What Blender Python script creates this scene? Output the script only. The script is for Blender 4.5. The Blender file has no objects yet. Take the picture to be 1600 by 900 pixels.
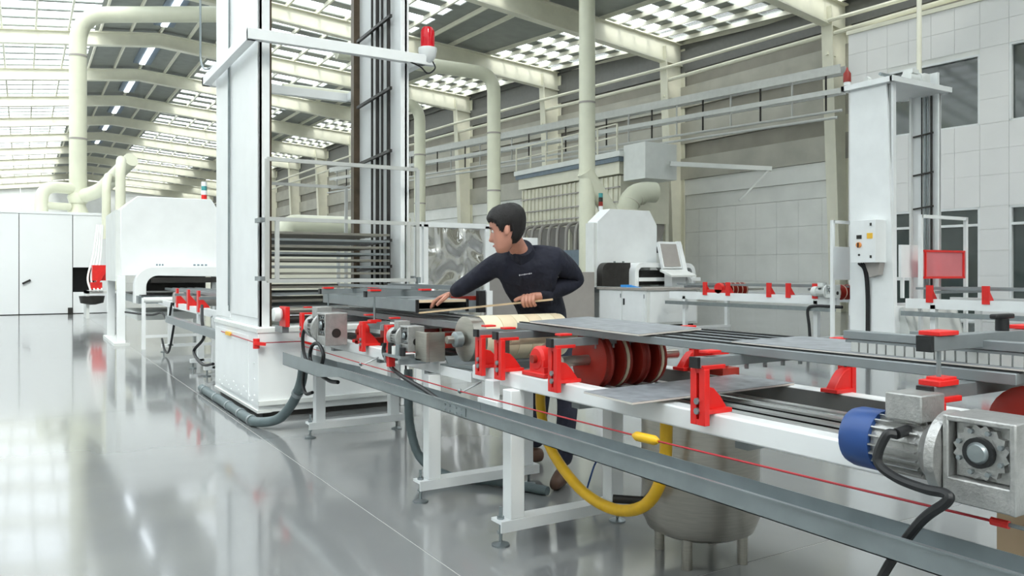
import bpy, bmesh, math, random
from mathutils import Vector, Matrix
random.seed(7)
S = bpy.context.scene
COL = S.collection
# ------------------------------------------------------------------ camera, world, exposure
cam_d = bpy.data.cameras.new('camera'); cam = bpy.data.objects.new('camera', cam_d); COL.objects.link(cam)
YAW = math.atan2(765, 1250); CAM_H = 1.35
cam.location = (0, 0, CAM_H); cam.rotation_euler = (math.pi/2, 0, -YAW)
cam_d.sensor_width = 36; cam_d.lens = 36*1250/1600; cam_d.shift_y = -25/1600; cam_d.clip_start = 0.05; cam_d.clip_end = 400
S.camera = cam
W = bpy.data.worlds.new('sky'); S.world = W; W.use_nodes = True
bg = W.node_tree.nodes['Background']; bg.inputs[0].default_value = (0.93, 0.97, 1.0, 1); bg.inputs[1].default_value = 4.7
sun_d = bpy.data.lights.new('sun','SUN'); sun = bpy.data.objects.new('sun', sun_d); COL.objects.link(sun)
sun_d.energy = 3.2; sun_d.angle = math.radians(16); sun_d.color = (1,.96,.86)
sun.rotation_euler = Vector((.2,.95,-1)).to_track_quat('-Z','Y').to_euler()
S.view_settings.view_transform = 'Standard'; S.view_settings.look = 'None'; S.view_settings.gamma = 1
S.view_settings.use_curve_mapping = False; S.view_settings.exposure = -0.15

# ------------------------------------------------------------------ helpers
def V(*a): return Vector(a)
def catmull(pts, k=6):
    P = [Vector(p) for p in pts]
    if len(P) < 3: return P
    P = [2*P[0]-P[1]] + P + [2*P[-1]-P[-2]]
    out = []
    for i in range(1, len(P)-2):
        for j in range(k):
            t = j/k
            a, b, c, d = P[i-1], P[i], P[i+1], P[i+2]
            out.append(0.5*((2*b)+(c-a)*t+(2*a-5*b+4*c-d)*t*t+(3*b-a-3*c+d)*t**3))
    out.append(P[-2]); return out
class MB:
    def __init__(self): self.v = []; self.f = []
    def add(self, vs, fs):
        n = len(self.v); self.v += [tuple(p) for p in vs]; self.f += [tuple(i+n for i in q) for q in fs]; return self
    def box(self, x0, x1, y0, y1, z0, z1):
        return self.add([(x0,y0,z0),(x1,y0,z0),(x1,y1,z0),(x0,y1,z0),(x0,y0,z1),(x1,y0,z1),(x1,y1,z1),(x0,y1,z1)],
            [(3,2,1,0),(4,5,6,7),(0,1,5,4),(1,2,6,5),(2,3,7,6),(3,0,4,7)])
    def bar(self, p0, p1, w, h, up=(0,0,1)):
        p0, p1 = Vector(p0), Vector(p1); d = (p1-p0).normalized(); u = Vector(up)
        s = d.cross(u)
        if s.length < 1e-4: s = d.cross(Vector((1,0,0)))
        s.normalize(); u = s.cross(d)
        vs = [p+s*a*w/2+u*b*h/2 for p in (p0, p1) for a, b in ((-1,-1),(1,-1),(1,1),(-1,1))]
        return self.add(vs, [(3,2,1,0),(4,5,6,7),(0,1,5,4),(1,2,6,5),(2,3,7,6),(3,0,4,7)])
    def tube(self, path, r, n=8, caps=True):
        P = [Vector(p) for p in path]; R = r if isinstance(r, (list, tuple)) else [r]*len(P)
        d0 = (P[1]-P[0]).normalized(); u = d0.cross(Vector((0,0,1)))
        if u.length < 1e-3: u = d0.cross(Vector((1,0,0)))
        u.normalize(); vs = []; fs = []
        for i, p in enumerate(P):
            d = (P[min(i+1, len(P)-1)]-P[max(i-1, 0)])
            if d.length < 1e-9: d = d0
            d.normalize(); u = (u-d*u.dot(d)); u.normalize(); w = d.cross(u)
            for k in range(n):
                a = 2*math.pi*k/n; vs.append(p+(u*math.cos(a)+w*math.sin(a))*R[i])
        for i in range(len(P)-1):
            for k in range(n):
                fs.append((i*n+k, i*n+(k+1)%n, (i+1)*n+(k+1)%n, (i+1)*n+k))
        if caps: fs += [tuple(range(n-1,-1,-1)), tuple(range((len(P)-1)*n, len(P)*n))]
        return self.add(vs, fs)
    def cyl(self, p0, p1, r, r1=None, n=14): return self.tube([p0, p1], [r, r if r1 is None else r1], n)
    def prism(self, pts, axis, a, b):
        # pts: 2-D outline; axis 'x': pts=(y,z); 'y': pts=(x,z); 'z': pts=(x,y)
        def m(p, t): return (t,p[0],p[1]) if axis == 'x' else (p[0],t,p[1]) if axis == 'y' else (p[0],p[1],t)
        n = len(pts); vs = [m(p,a) for p in pts]+[m(p,b) for p in pts]
        fs = [tuple(range(n)), tuple(range(2*n-1,n-1,-1))]+[(i,i+n,(i+1)%n+n,(i+1)%n) for i in range(n)]
        return self.add(vs, fs)
    def lathe(self, prof, c, axis='z', n=24):
        # prof: (radius, offset along the axis)
        c = Vector(c); P = []; R = []
        ax = {'x':Vector((1,0,0)),'y':Vector((0,1,0)),'z':Vector((0,0,1))}[axis]
        u = Vector((0,1,0)) if axis != 'y' else Vector((1,0,0)); w = ax.cross(u)
        vs = [c+ax*t+(u*math.cos(2*math.pi*k/n)+w*math.sin(2*math.pi*k/n))*max(r,1e-4) for r, t in prof for k in range(n)]
        m = len(prof)
        fs = [(i*n+k, i*n+(k+1)%n, (i+1)*n+(k+1)%n, (i+1)*n+k) for i in range(m-1) for k in range(n)]
        fs += [tuple(range(n-1,-1,-1)), tuple(range((m-1)*n, m*n))]
        return self.add(vs, fs)
    def ball(self, c, r, n=12, m=8):
        rx, ry, rz = (r,r,r) if not isinstance(r, (tuple,list)) else r
        vs = [(c[0]+rx*math.sin(math.pi*i/m)*math.cos(2*math.pi*k/n), c[1]+ry*math.sin(math.pi*i/m)*math.sin(2*math.pi*k/n), c[2]+rz*math.cos(math.pi*i/m)) for i in range(1,m) for k in range(n)]
        fs = [(i*n+k, (i+1)*n+k, (i+1)*n+(k+1)%n, i*n+(k+1)%n) for i in range(m-2) for k in range(n)]
        t = len(vs); vs += [(c[0],c[1],c[2]+rz),(c[0],c[1],c[2]-rz)]
        fs += [(t,k,(k+1)%n) for k in range(n)]+[(t+1,(m-2)*n+(k+1)%n,(m-2)*n+k) for k in range(n)]
        return self.add(vs, fs)
    def mesh(self, name, mat, off=(0,0,0), smooth=True):
        me = bpy.data.meshes.new(name)
        me.from_pydata([(v[0]-off[0],v[1]-off[1],v[2]-off[2]) for v in self.v], [], self.f)
        bm = bmesh.new(); bm.from_mesh(me); bmesh.ops.recalc_face_normals(bm, faces=bm.faces); bm.to_mesh(me); bm.free()
        if mat: me.materials.append(mat)
        if smooth:
            me.shade_smooth(); me.set_sharp_from_angle(angle=math.radians(38))
        return me
def props(o, label=None, cat=None, group=None, kind=None):
    if label: o['label'] = label
    if cat: o['category'] = cat
    if group: o['group'] = group
    if kind: o['kind'] = kind
    return o
def thing(name, label, cat, loc=(0,0,0), rz=0, group=None, kind=None):
    o = bpy.data.objects.new(name, None); COL.objects.link(o); o.empty_display_size = .1
    o.location = loc; o.rotation_euler = (0,0,rz); return props(o, label, cat, group, kind)
WL = {}
def wloc(o):
    p = Vector((0,0,0))
    while o: p += o.location; o = o.parent
    return p
def part(par, name, mb, mat, label=None, bev=0, kind=None, local=False):
    """mb in world coordinates (unless local): becomes one mesh under par"""
    off = (0,0,0) if local else wloc(par)
    o = bpy.data.objects.new(name, mb.mesh(name, mat, off)); COL.objects.link(o); o.parent = par
    if bev: m = o.modifiers.new('bevel','BEVEL'); m.width = bev; m.segments = 2; m.limit_method = 'ANGLE'; m.angle_limit = math.radians(50)
    return props(o, label, None, None, kind)
def solo(name, mb, mat, label=None, cat=None, group=None, kind=None, bev=0):
    xs = [v[0] for v in mb.v]; ys = [v[1] for v in mb.v]; zs = [v[2] for v in mb.v]
    c = ((min(xs)+max(xs))/2, (min(ys)+max(ys))/2, min(zs))
    o = bpy.data.objects.new(name, mb.mesh(name, mat, c)); COL.objects.link(o); o.location = c
    if bev: m = o.modifiers.new('bevel','BEVEL'); m.width = bev; m.segments = 2; m.limit_method = 'ANGLE'; m.angle_limit = math.radians(50)
    return props(o, label, cat, group, kind)
def copy_thing(root, loc, rz=None, label=None):
    r = root.copy(); COL.objects.link(r); r.location = loc
    if rz is not None: r.rotation_euler = (0,0,rz)
    if label: r['label'] = label
    for ch in list(root.children):
        c = ch.copy(); COL.objects.link(c); c.parent = r
        for g in list(ch.children):
            d = g.copy(); COL.objects.link(d); d.parent = c
    return r

# ------------------------------------------------------------------ materials
def mat(name, col, rough=.5, metal=0, var=.06, scale=6, bump=0, spec=.5, bscale=None, stretch=None, rvar=.0):
    m = bpy.data.materials.new(name); m.use_nodes = True; nt = m.node_tree; b = nt.nodes['Principled BSDF']
    b.inputs['Roughness'].default_value = rough; b.inputs['Metallic'].default_value = metal; b.inputs['Specular IOR Level'].default_value = spec
    tc = nt.nodes.new('ShaderNodeTexCoord'); mp = nt.nodes.new('ShaderNodeMapping'); nt.links.new(tc.outputs['Object'], mp.inputs[0])
    if stretch: mp.inputs['Scale'].default_value = stretch
    nz = nt.nodes.new('ShaderNodeTexNoise'); nz.inputs['Scale'].default_value = scale; nz.inputs['Detail'].default_value = 4
    nt.links.new(mp.outputs[0], nz.inputs['Vector'])
    rp = nt.nodes.new('ShaderNodeValToRGB'); rp.color_ramp.elements[0].position = .3; rp.color_ramp.elements[1].position = .7
    rp.color_ramp.elements[0].color = tuple(max(0,c*(1-var)) for c in col)+(1,); rp.color_ramp.elements[1].color = tuple(min(1,c*(1+var)) for c in col)+(1,)
    nt.links.new(nz.outputs['Fac'], rp.inputs[0]); nt.links.new(rp.outputs[0], b.inputs['Base Color'])
    if rvar:
        mr = nt.nodes.new('ShaderNodeMapRange'); mr.inputs[3].default_value = rough-rvar; mr.inputs[4].default_value = rough+rvar
        nt.links.new(nz.outputs['Fac'], mr.inputs[0]); nt.links.new(mr.outputs[0], b.inputs['Roughness'])
    if bump:
        n2 = nt.nodes.new('ShaderNodeTexNoise'); n2.inputs['Scale'].default_value = bscale or scale*4; n2.inputs['Detail'].default_value = 3
        nt.links.new(mp.outputs[0], n2.inputs['Vector'])
        bp = nt.nodes.new('ShaderNodeBump'); bp.inputs['Strength'].default_value = bump; bp.inputs['Distance'].default_value = .01
        nt.links.new(n2.outputs['Fac'], bp.inputs['Height']); nt.links.new(bp.outputs[0], b.inputs['Normal'])
    return m
def srgb(r, g, b): return tuple(((c/255)/12.92 if c/255 <= .04045 else ((c/255+.055)/1.055)**2.4) for c in (r,g,b))
def glassy(name, tint, fac, rough=.1):
    m = bpy.data.materials.new(name); m.use_nodes = True; nt = m.node_tree; nt.nodes.clear()
    o = nt.nodes.new('ShaderNodeOutputMaterial'); mx = nt.nodes.new('ShaderNodeMixShader'); t = nt.nodes.new('ShaderNodeBsdfTransparent'); p = nt.nodes.new('ShaderNodeBsdfPrincipled')
    tc = nt.nodes.new('ShaderNodeTexCoord'); nz = nt.nodes.new('ShaderNodeTexNoise'); nz.inputs['Scale'].default_value = 2
    nt.links.new(tc.outputs['Object'], nz.inputs['Vector']); mr = nt.nodes.new('ShaderNodeMapRange'); mr.inputs[3].default_value = fac*.85; mr.inputs[4].default_value = min(1, fac*1.15)
    nt.links.new(nz.outputs['Fac'], mr.inputs[0]); nt.links.new(mr.outputs[0], mx.inputs[0])
    t.inputs[0].default_value = tint+(1,); p.inputs['Base Color'].default_value = tint+(1,); p.inputs['Roughness'].default_value = rough
    nt.links.new(t.outputs[0], mx.inputs[1]); nt.links.new(p.outputs[0], mx.inputs[2]); nt.links.new(mx.outputs[0], o.inputs[0]); return m
def emit(name, col, st):
    m = mat(name, col, .4); b = m.node_tree.nodes['Principled BSDF']; b.inputs['Emission Color'].default_value = col+(1,); b.inputs['Emission Strength'].default_value = st; return m
M = dict(
 white=mat('white_paint', srgb(235,238,238), .35, var=.03, scale=3),
 white2=mat('off_white_paint', srgb(222,225,222), .42, var=.04, scale=3),
 booth=mat('booth_paint', srgb(232,235,236), .4, var=.02, scale=1),
 cream=mat('cream_paint', srgb(226,224,206), .45, var=.05, scale=2),
 duct=mat('cream_duct_paint', srgb(218,219,198), .4, var=.04, scale=2),
 roof=mat('roof_sheet', srgb(140,144,138), .55, var=.08, scale=2),
 pane=glassy('skylight_sheet', (.97,.99,1.0), .1, .3),
 panel_d=mat('wall_panel_dark', srgb(150,146,136), .6, var=.1, scale=1.2, bump=.1),
 panel_m=mat('wall_panel_mid', srgb(178,176,166), .4, .2, var=.12, scale=1.0, bump=.1), panel_l=mat('wall_panel_light', srgb(232,233,229), .5, var=.05, scale=1.2),
 office=mat('office_panel', srgb(232,232,231), .35, var=.02, scale=1),
 winglass=mat('window_glass', srgb(66,76,74), .06, var=.2, scale=.6, spec=.8),
 galv=mat('galvanised_steel', srgb(146,154,156), .38, .7, var=.1, scale=9, rvar=.08),
 alum=mat('grey_profile', srgb(140,146,148), .4, .5, var=.07, scale=8),
 steel=mat('brushed_steel', srgb(176,172,163), .3, .9, var=.08, scale=10, stretch=(1,1,14)),
 cast=mat('cast_aluminium', srgb(176,176,174), .38, .7, var=.12, scale=30, bump=.25),
 dark=mat('dark_steel', srgb(52,50,48), .45, .4, var=.2, scale=8),
 brown=mat('oiled_guide_steel', srgb(84,72,58), .4, .5, var=.2, scale=10),
 black=mat('black_rubber', srgb(24,25,27), .5, var=.2, scale=12),
 joint=mat('joint_filler', srgb(176,176,172), .4), red=mat('red_paint', srgb(222,38,34), .38, var=.08, scale=9),
 ored=mat('orange_red_paint', srgb(146,38,26), .4, var=.12, scale=7),
 redlens=glassy('red_lamp_lens', srgb(225,30,45), .75, .08),
 mesh_red=glassy('red_guard_mesh', srgb(250,165,172), .5, .4),
 blue=mat('blue_fan_cover', srgb(34,70,130), .35, var=.06, scale=8),
 blueb=mat('sky_blue_plastic', srgb(60,150,225), .4),
 yellow=mat('yellow_hose', srgb(226,178,24), .42, var=.08, scale=14),
 yel=mat('yellow_sign', srgb(240,190,60), .5),
 hose=mat('grey_hose', srgb(92,106,108), .5, var=.08, scale=20, bump=.3),
 belt=mat('cream_belt', srgb(226,214,186), .55, var=.08, scale=5),
 belt2=mat('tan_belt', srgb(222,204,174), .55, var=.1, scale=5),
 tile=mat('grey_tile', srgb(136,140,145), .4, var=.3, scale=16), rope=mat('rope_red', srgb(170,28,40), .5), alum2=mat('light_profile', srgb(192,194,191), .4, .25, var=.05), midgrey=mat('plain_grey', srgb(112,112,110), .55),
 tile_edge=mat('tile_body', srgb(205,200,192), .7),
 wood=mat('wood_batten', srgb(205,180,145), .6, var=.12, scale=10, stretch=(1,1,.2)),
 card=mat('cardboard', srgb(190,165,135), .8, var=.06),
 skin=mat('skin', srgb(194,138,118), .5, var=.06, scale=12),
 lip=mat('lips', srgb(170,105,95), .45),
 hair=mat('black_hair', srgb(21,18,18), .6, var=.3, scale=60, bump=.6, stretch=(1,1,.3)),
 navy=mat('navy_cloth', srgb(25,27,42), .85, var=.15, scale=14, bump=1.0, bscale=7),
 trousers=mat('dark_trousers', srgb(42,44,58), .9, var=.15, scale=14, bump=.3),
 shoe=mat('brown_shoe', srgb(92,66,52), .6, var=.2),
 eyew=mat('eye_white', srgb(235,232,228), .3), greybox2=mat('grey_cabinet_paint', srgb(156,151,146), .55, var=.03), greybox=mat('grey_box', srgb(163,158,153), .5, var=.03),
 logo=mat('grey_print', srgb(170,170,178), .6), bluegrey=mat('blue_grey_band', srgb(110,124,136), .5, var=.1),
 green=mat('green_lens', srgb(70,150,150), .3), film=mat('silver_film', srgb(222,220,218), .1, 1.0, var=.05, scale=3, bump=.0),
 lamp=emit('ridge_lamp', (.86,.93,1.0), 6), sticker=mat('sign_orange', srgb(232,150,80), .5))
for n_ in M['navy'].node_tree.nodes:
    if n_.type == 'BUMP': n_.inputs['Distance'].default_value = .035
# crumpled silver film
_nt = M['film'].node_tree; _n = _nt.nodes.new('ShaderNodeTexNoise'); _n.inputs['Scale'].default_value = 3.0; _n.inputs['Distortion'].default_value = .6; _n.inputs['Detail'].default_value = 1.0
_b = _nt.nodes.new('ShaderNodeBump'); _b.inputs['Strength'].default_value = .5; _b.inputs['Distance'].default_value = .25
_nt.links.new(_n.outputs['Fac'], _b.inputs['Height']); _nt.links.new(_b.outputs[0], _nt.nodes['Principled BSDF'].inputs['Normal'])
# polished concrete
def floor_mat():
    m = mat('polished_concrete', srgb(132,134,134), .11, var=.10, scale=.7, spec=.55, rvar=.035)
    nt = m.node_tree; b = nt.nodes['Principled BSDF']
    geo = nt.nodes.new('ShaderNodeNewGeometry')
    for n in nt.nodes:
        if n.type == 'MAPPING': nt.links.new(geo.outputs['Position'], n.inputs[0])
    b.inputs['Coat Weight'].default_value = .3; b.inputs['Coat Roughness'].default_value = .05
    return m
M['floor'] = floor_mat()

# ------------------------------------------------------------------ building shell
RY = [17.3+7.72*k for k in range(-9, 13)]            # rafter lines along the hall
RX, RZ = 5.46, 11.85                                  # ridge line, underside of the rafters
EX = [(-55,24.2),(-14,24.1),(9.6,23.95),(17.3,23.84),(25,23.6),(32.7,22.68),(40.4,21.9),(48,21.4),(60,21.2),(115,21.2)]
EZ = [(-55,9.2),(-14,9.2),(9.6,9.3),(17.3,9.45),(25,9.95),(32.7,10.32),(40.4,10.45),(48,10.5),(115,10.5)]
LX, LZ = -12.3, 9.75
def lerp(T, y):
    for (a,p),(b,q) in zip(T, T[1:]):
        if y <= b: return p+(q-p)*max(0,(y-a))/(b-a)
    return T[-1][1]
def under(x, y):
    if x < RX: return RZ+(LZ-RZ)*(RX-x)/(RX-LX)
    ex = lerp(EX,y); return RZ+(lerp(EZ,y)-RZ)*(x-RX)/(ex-RX)
def dep(x): return .62 if x < RX else .62+.34*(x-RX)/18
ceil = thing('ceiling', kind='structure', label=None, cat=None)
for y in RY:
    mb = MB(); ex = lerp(EX,y)
    xs = [LX, -3, RX-1.2, RX, RX+1.2, 14, ex]
    for a, b in zip(xs, xs[1:]):
        za, zb = under(a,y), under(b,y)
        for dz, w, h in ((.03,.34,.06),(None,.05,0),(.6,.34,.05)):
            if dz is None: mb.add([(x,y+o,z) for x, z0 in ((a,za),(b,zb)) for z in (z0+.02,z0+dep(x)-.02) for o in (-.025,.025)], [(0,1,3,2),(4,6,7,5),(0,4,5,1),(2,3,7,6),(0,2,6,4),(1,5,7,3)])
            else: mb.bar((a,y,za+(dz if dz < .1 else dep(a)-.02)),(b,y,zb+(dz if dz < .1 else dep(b)-.02)), w, h)
    part(ceil, 'rafter', mb, M['cream'])
def zone3(y): return .825*lerp(EX,y), .985*lerp(EX,y)
pur = [-12+1.25*i for i in range(24)]
pl = [x for x in pur if x < 17.9]
for x in pl:
    mb = MB()
    for a, b in zip(RY, RY[1:]): mb.bar((x,a,under(x,a)+dep(x)+.08),(x,b,under(x,b)+dep(x)+.08), .08, .17)
    part(ceil, 'purlin', mb, M['cream'])
for k in range(7):
    mb = MB()
    for a, b in zip(RY, RY[1:]):
        p = []
        for y in (a,b):
            z0, z1 = zone3(y); x = z0+(z1-z0)*k/5 if k < 6 else lerp(EX,y)+.1
            p.append((x,y,under(x,y)+dep(x)+.08))
        mb.bar(p[0], p[1], .05, .17)
    part(ceil, 'purlin', mb, M['cream'])
def sheet(name, ya, yb, xa, xb, th, m, par=ceil, mbx=None):
    # slab following the roof: xa, xb may be functions of y
    f = lambda g, y: g(y) if callable(g) else g
    lo = []; hi = []
    for y in (ya, yb):
        for g in (xa, xb):
            x = f(g,y); z = under(x,y)+dep(x)+.17; lo.append((x,y,z)); hi.append((x,y,z+th))
    mb = mbx or MB()
    mb.add(lo+hi, [(0,1,3,2),(4,6,7,5),(0,4,5,1),(1,5,7,3),(3,7,6,2),(2,6,4,0)])
    if mbx is None: part(par, name, mb, m)
z3a = lambda y: zone3(y)[0]
z3b = lambda y: zone3(y)[1]
zones = [(LX+.4, 2.8, .84), (8.3, 14.8, .6), (z3a, z3b, .56)]
far_p, far_s = MB(), MB()
for i, (ya, yb) in enumerate(zip(RY, RY[1:])):
    sheet('roof_sheet', ya, yb, lambda y: z3b(y), lambda y: lerp(EX,y)+.5, .05, M['roof'])
    sheet('roof_sheet', ya, yb, 2.8, RX, .05, M['roof']); sheet('roof_sheet', ya, yb, RX, 8.3, .05, M['roof'])
    sheet('roof_sheet', ya, yb, 14.8, z3a, .05, M['roof']); sheet('roof_sheet', ya, yb, LX-.4, LX+.4, .05, M['roof'])
    for (xa, xb, fr) in zones:
        NS_ = 6 if fr > .7 else 5
        for k in range(NS_):
            c = ya+(yb-ya)*k/NS_; a = ya+(yb-ya)*(k+1)/NS_; b = a+(c-a)*fr
            if 6 <= i < 15:
                sheet('skylight_pane', a, b, xa, xb, .02, M['pane']); sheet('roof_sheet', b, c, xa, xb, .05, M['roof'])
            else:
                sheet('', a, b, xa, xb, .02, None, mbx=far_p); sheet('', b, c, xa, xb, .05, None, mbx=far_s)
part(ceil, 'skylight_pane', far_p, M['pane'], kind='stuff'); part(ceil, 'roof_sheet', far_s, M['roof'], kind='stuff')

# floor slabs with recessed joints
floor = thing('floor', kind='structure', label=None, cat=None)
part(floor, 'joint_bed', MB().box(-12.6,24.6,-53,111,-.2,-.003), M['joint'])
fx = [-12.6,-10.34,-4.34,1.66,7.66,13.66,19.66,24.6]; fy = [-53]+[-45.4+6*k for k in range(26)]+[111]
for a, b in zip(fx, fx[1:]):
    for c, d in zip(fy, fy[1:]):
        part(floor, 'slab', MB().box(a+.004,b-.004,c+.004,d-.004,-.1,0), M['floor'])

# right hall wall: columns and horizontal panels in every bay
wr = thing('wall_right', kind='structure', label=None, cat=None)
for y in RY:
    ex = lerp(EX,y); zt = under(ex,y)+.75
    mb = MB(); mb.prism([(ex-.45,0),(ex+.1,0),(ex+.1,zt),(ex-.95,zt)], 'y', y-.02, y+.02)
    mb.bar((ex-.45,y,0),(ex-.95,y,zt), .42, .05, (1,0,0)); mb.box(ex+.05,ex+.1,y-.21,y+.21,0,zt)
    part(wr, 'column', mb, M['cream'])
    part(wr, 'pipe_bracket', MB().box(ex-.95,ex-.5,y-.05,y+.05,8.6,8.7), M['cream'])
lev = [0,1,2,3,3.95,4.55,5.2,6.1,6.7,7.6,8.2,9.1,9.7,10.6,11.2,11.7]
def wquad(y0, y1, z0, z1, o, th=.2):
    xa, xb = lerp(EX,y0)+.12, lerp(EX,y1)+.12
    return MB().add([(xa-o,y0,z0),(xa+th,y0,z0),(xa+th,y0,z1),(xa-o,y0,z1),(xb-o,y1,z0),(xb+th,y1,z0),(xb+th,y1,z1),(xb-o,y1,z1)],
        [(0,1,2,3),(4,7,6,5),(0,4,5,1),(1,5,6,2),(2,6,7,3),(3,7,4,0)])
for i, (a, b) in enumerate(zip(RY, RY[1:])):
    part(wr, 'backing', wquad(a,b,0,11.9,-.1,.4), M['panel_l'])
    near = 8 <= i <= 12
    for j, (z0, z1) in enumerate(zip(lev, lev[1:])):
        if z1 <= 4: 
            n = 8 if near else 1
            for k in range(n):
                part(wr, 'wall_panel', wquad(a+(b-a)*k/n+.003,a+(b-a)*(k+1)/n-.003,z0+.004,z1-.004,0), M['panel_l'])
        elif z1 <= 5.3: part(wr, 'wall_panel', wquad(a,b,z0+.01,z1,.0 if z1 < 5 else .05), M['panel_l'])
        else: part(wr, 'wall_panel', wquad(a,b,z0+.012,z1,-.03 if j % 2 else .1), M['midgrey'] if z0 > 9.65 else M['panel_d'] if j % 2 else M['panel_m'])  # alternating tints paint the corrugated wall's sheen bands; top rows plain grey
for dx, z, r in ((-1.05,9.75,.07),(-.8,9.3,.08)):
    mb = MB(); mb.tube([(lerp(EX,y)+dx,y,min(z,under(lerp(EX,y)+dx,y)+.1)) for y in RY[7:]], r, 8); part(wr, 'eaves_pipe', mb, M['cream'])
wl = thing('wall_left', kind='structure', label=None, cat=None)
for z0, z1 in ((0,4),(4.02,8),(8.02,11.2)): part(wl, 'wall_panel', MB().box(-12.7,-12.4,-53,111,z0,z1), M['panel_l'])
for nm, y in (('wall_back', 110.3), ('wall_front', -52.5)):
    w = thing(nm, kind='structure', label=None, cat=None)
    for k in range(6): part(w, 'wall_panel', MB().box(-12.6+6.2*k,-6.42+6.2*k,y-.1,y+.1,0,13.3 if k not in (0,5) else 12.2), M['panel_l'])

# ridge lamps
for i, (a, b) in enumerate(list(zip(RY, RY[1:]))[8:17]):
    ym = (a+b)/2; z = RZ+.62
    words = ['nearest','second','third','fourth','fifth','sixth','seventh','eighth','ninth']
    t = thing('ceiling_light', f'long ridge lamp under the grey roof strip, {words[i]} lamp along the ridge', 'lamp', (RX,ym,z), group='ridge lamps')
    part(t, 'lamp_housing', MB().box(RX-.42,RX+.42,ym-2.6,ym+2.6,z+.02,z+.12), M['bluegrey'])
    part(t, 'diffuser', MB().box(RX-.13,RX+.13,ym-2.5,ym+2.5,z-.03,z+.02), M['lamp'])
    part(t, 'hanger', MB().cyl((RX,ym-1.5,z+.1),(RX,ym-1.5,z+.45),.02).cyl((RX,ym+1.5,z+.1),(RX,ym+1.5,z+.45),.02), M['cream'])

# office block in the right corner: square panels and windows
wo = thing('wall_office', kind='structure', label=None, cat=None)
OP = Vector((22.0,15.8,0)); OD = Vector((.075,-.9972,0)); ON = Vector((-.9972,-.075,0))
def osl(mb, s0, s1, z0, z1, d0, d1):
    vs = [OP+OD*s+ON*d+Vector((0,0,z)) for s in (s0,s1) for d in (d0,d1) for z in (z0,z1)]
    return mb.add(vs, [(0,1,3,2),(4,6,7,5),(0,4,5,1),(2,3,7,6),(0,2,6,4),(1,5,7,3)])
OH = 8.73
wins = [(1.25,3.87,5.36,7.3,'window_1'),(4.6,8.1,5.36,7.43,'window_2'),(1.25,3.87,0.0,3.12,'door_1'),(4.6,8.1,0.6,3.12,'window_3')]
def cut(s0, s1, z0, z1): return any(s0 < b-.02 and s1 > a+.02 and z0 < d-.15 and z1 > c+.02 for a,b,c,d,_ in wins)
ss = [0,.62,1.25,1.9,2.55,3.2,3.87,4.6,5.3,6.0,6.7,7.4,8.1,8.8,9.5,10.2,10.9,11.6,12.3]
zr = [0,.6,1.24,1.93,2.5,3.12,3.97,4.67,5.36,6.03,6.71,7.43,8.1,OH]
for a, b in zip(ss, ss[1:]):
    for c, d in zip(zr, zr[1:]):
        if not cut(a,b,c,d): part(wo, 'wall_panel', osl(MB(), a+.004,b-.004,c+.004,d-.004,0,.04), M['office'])
part(wo, 'backing', osl(MB(), 0,1.25,0,OH,-.4,.02), M['panel_l'])
mbk = MB()
for a,b,c,d in ((3.87,4.6,0,OH),(8.1,12.3,0,OH),(1.25,3.87,3.12,5.36),(1.25,3.87,7.3,OH),(4.6,8.1,0,.6),(4.6,8.1,3.12,5.36),(4.6,8.1,7.43,OH)): osl(mbk,a,b,c,d,-.2,.02)
part(wo, 'backing', mbk, M['panel_l']); part(wo, 'end_panel', osl(MB(), 0,.05,0,OH,-1.8,0), M['office'])
part(wo, 'cornice', osl(MB(), -.05,12.3,OH,OH+.12,-2,.08), M['cream'])
for a,b,c,d,nm in wins:
    w = thing(nm, kind='structure', label=None, cat=None, loc=tuple(OP+OD*((a+b)/2)+Vector((0,0,c))))
    fr = MB()
    for q in ((a,a+.06,c,d),(b-.06,b,c,d),(a,b,d-.06,d),(a,b,c,c+.05)): osl(fr,*q,-.12,.03)
    if nm in ('door_1','window_3'): osl(fr,a,b,2.6,2.67,-.12,.02)
    if nm == 'door_1': osl(fr,2.6,2.67,0,2.6,-.12,.02); osl(fr,a,2.6,1.1,1.2,-.12,.02)
    part(w, 'window_frame', fr, M['white']); part(w, 'pane', osl(MB(),a+.06,b-.06,c+.05,d-.06,-.1,-.08), M['winglass'])

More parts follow.
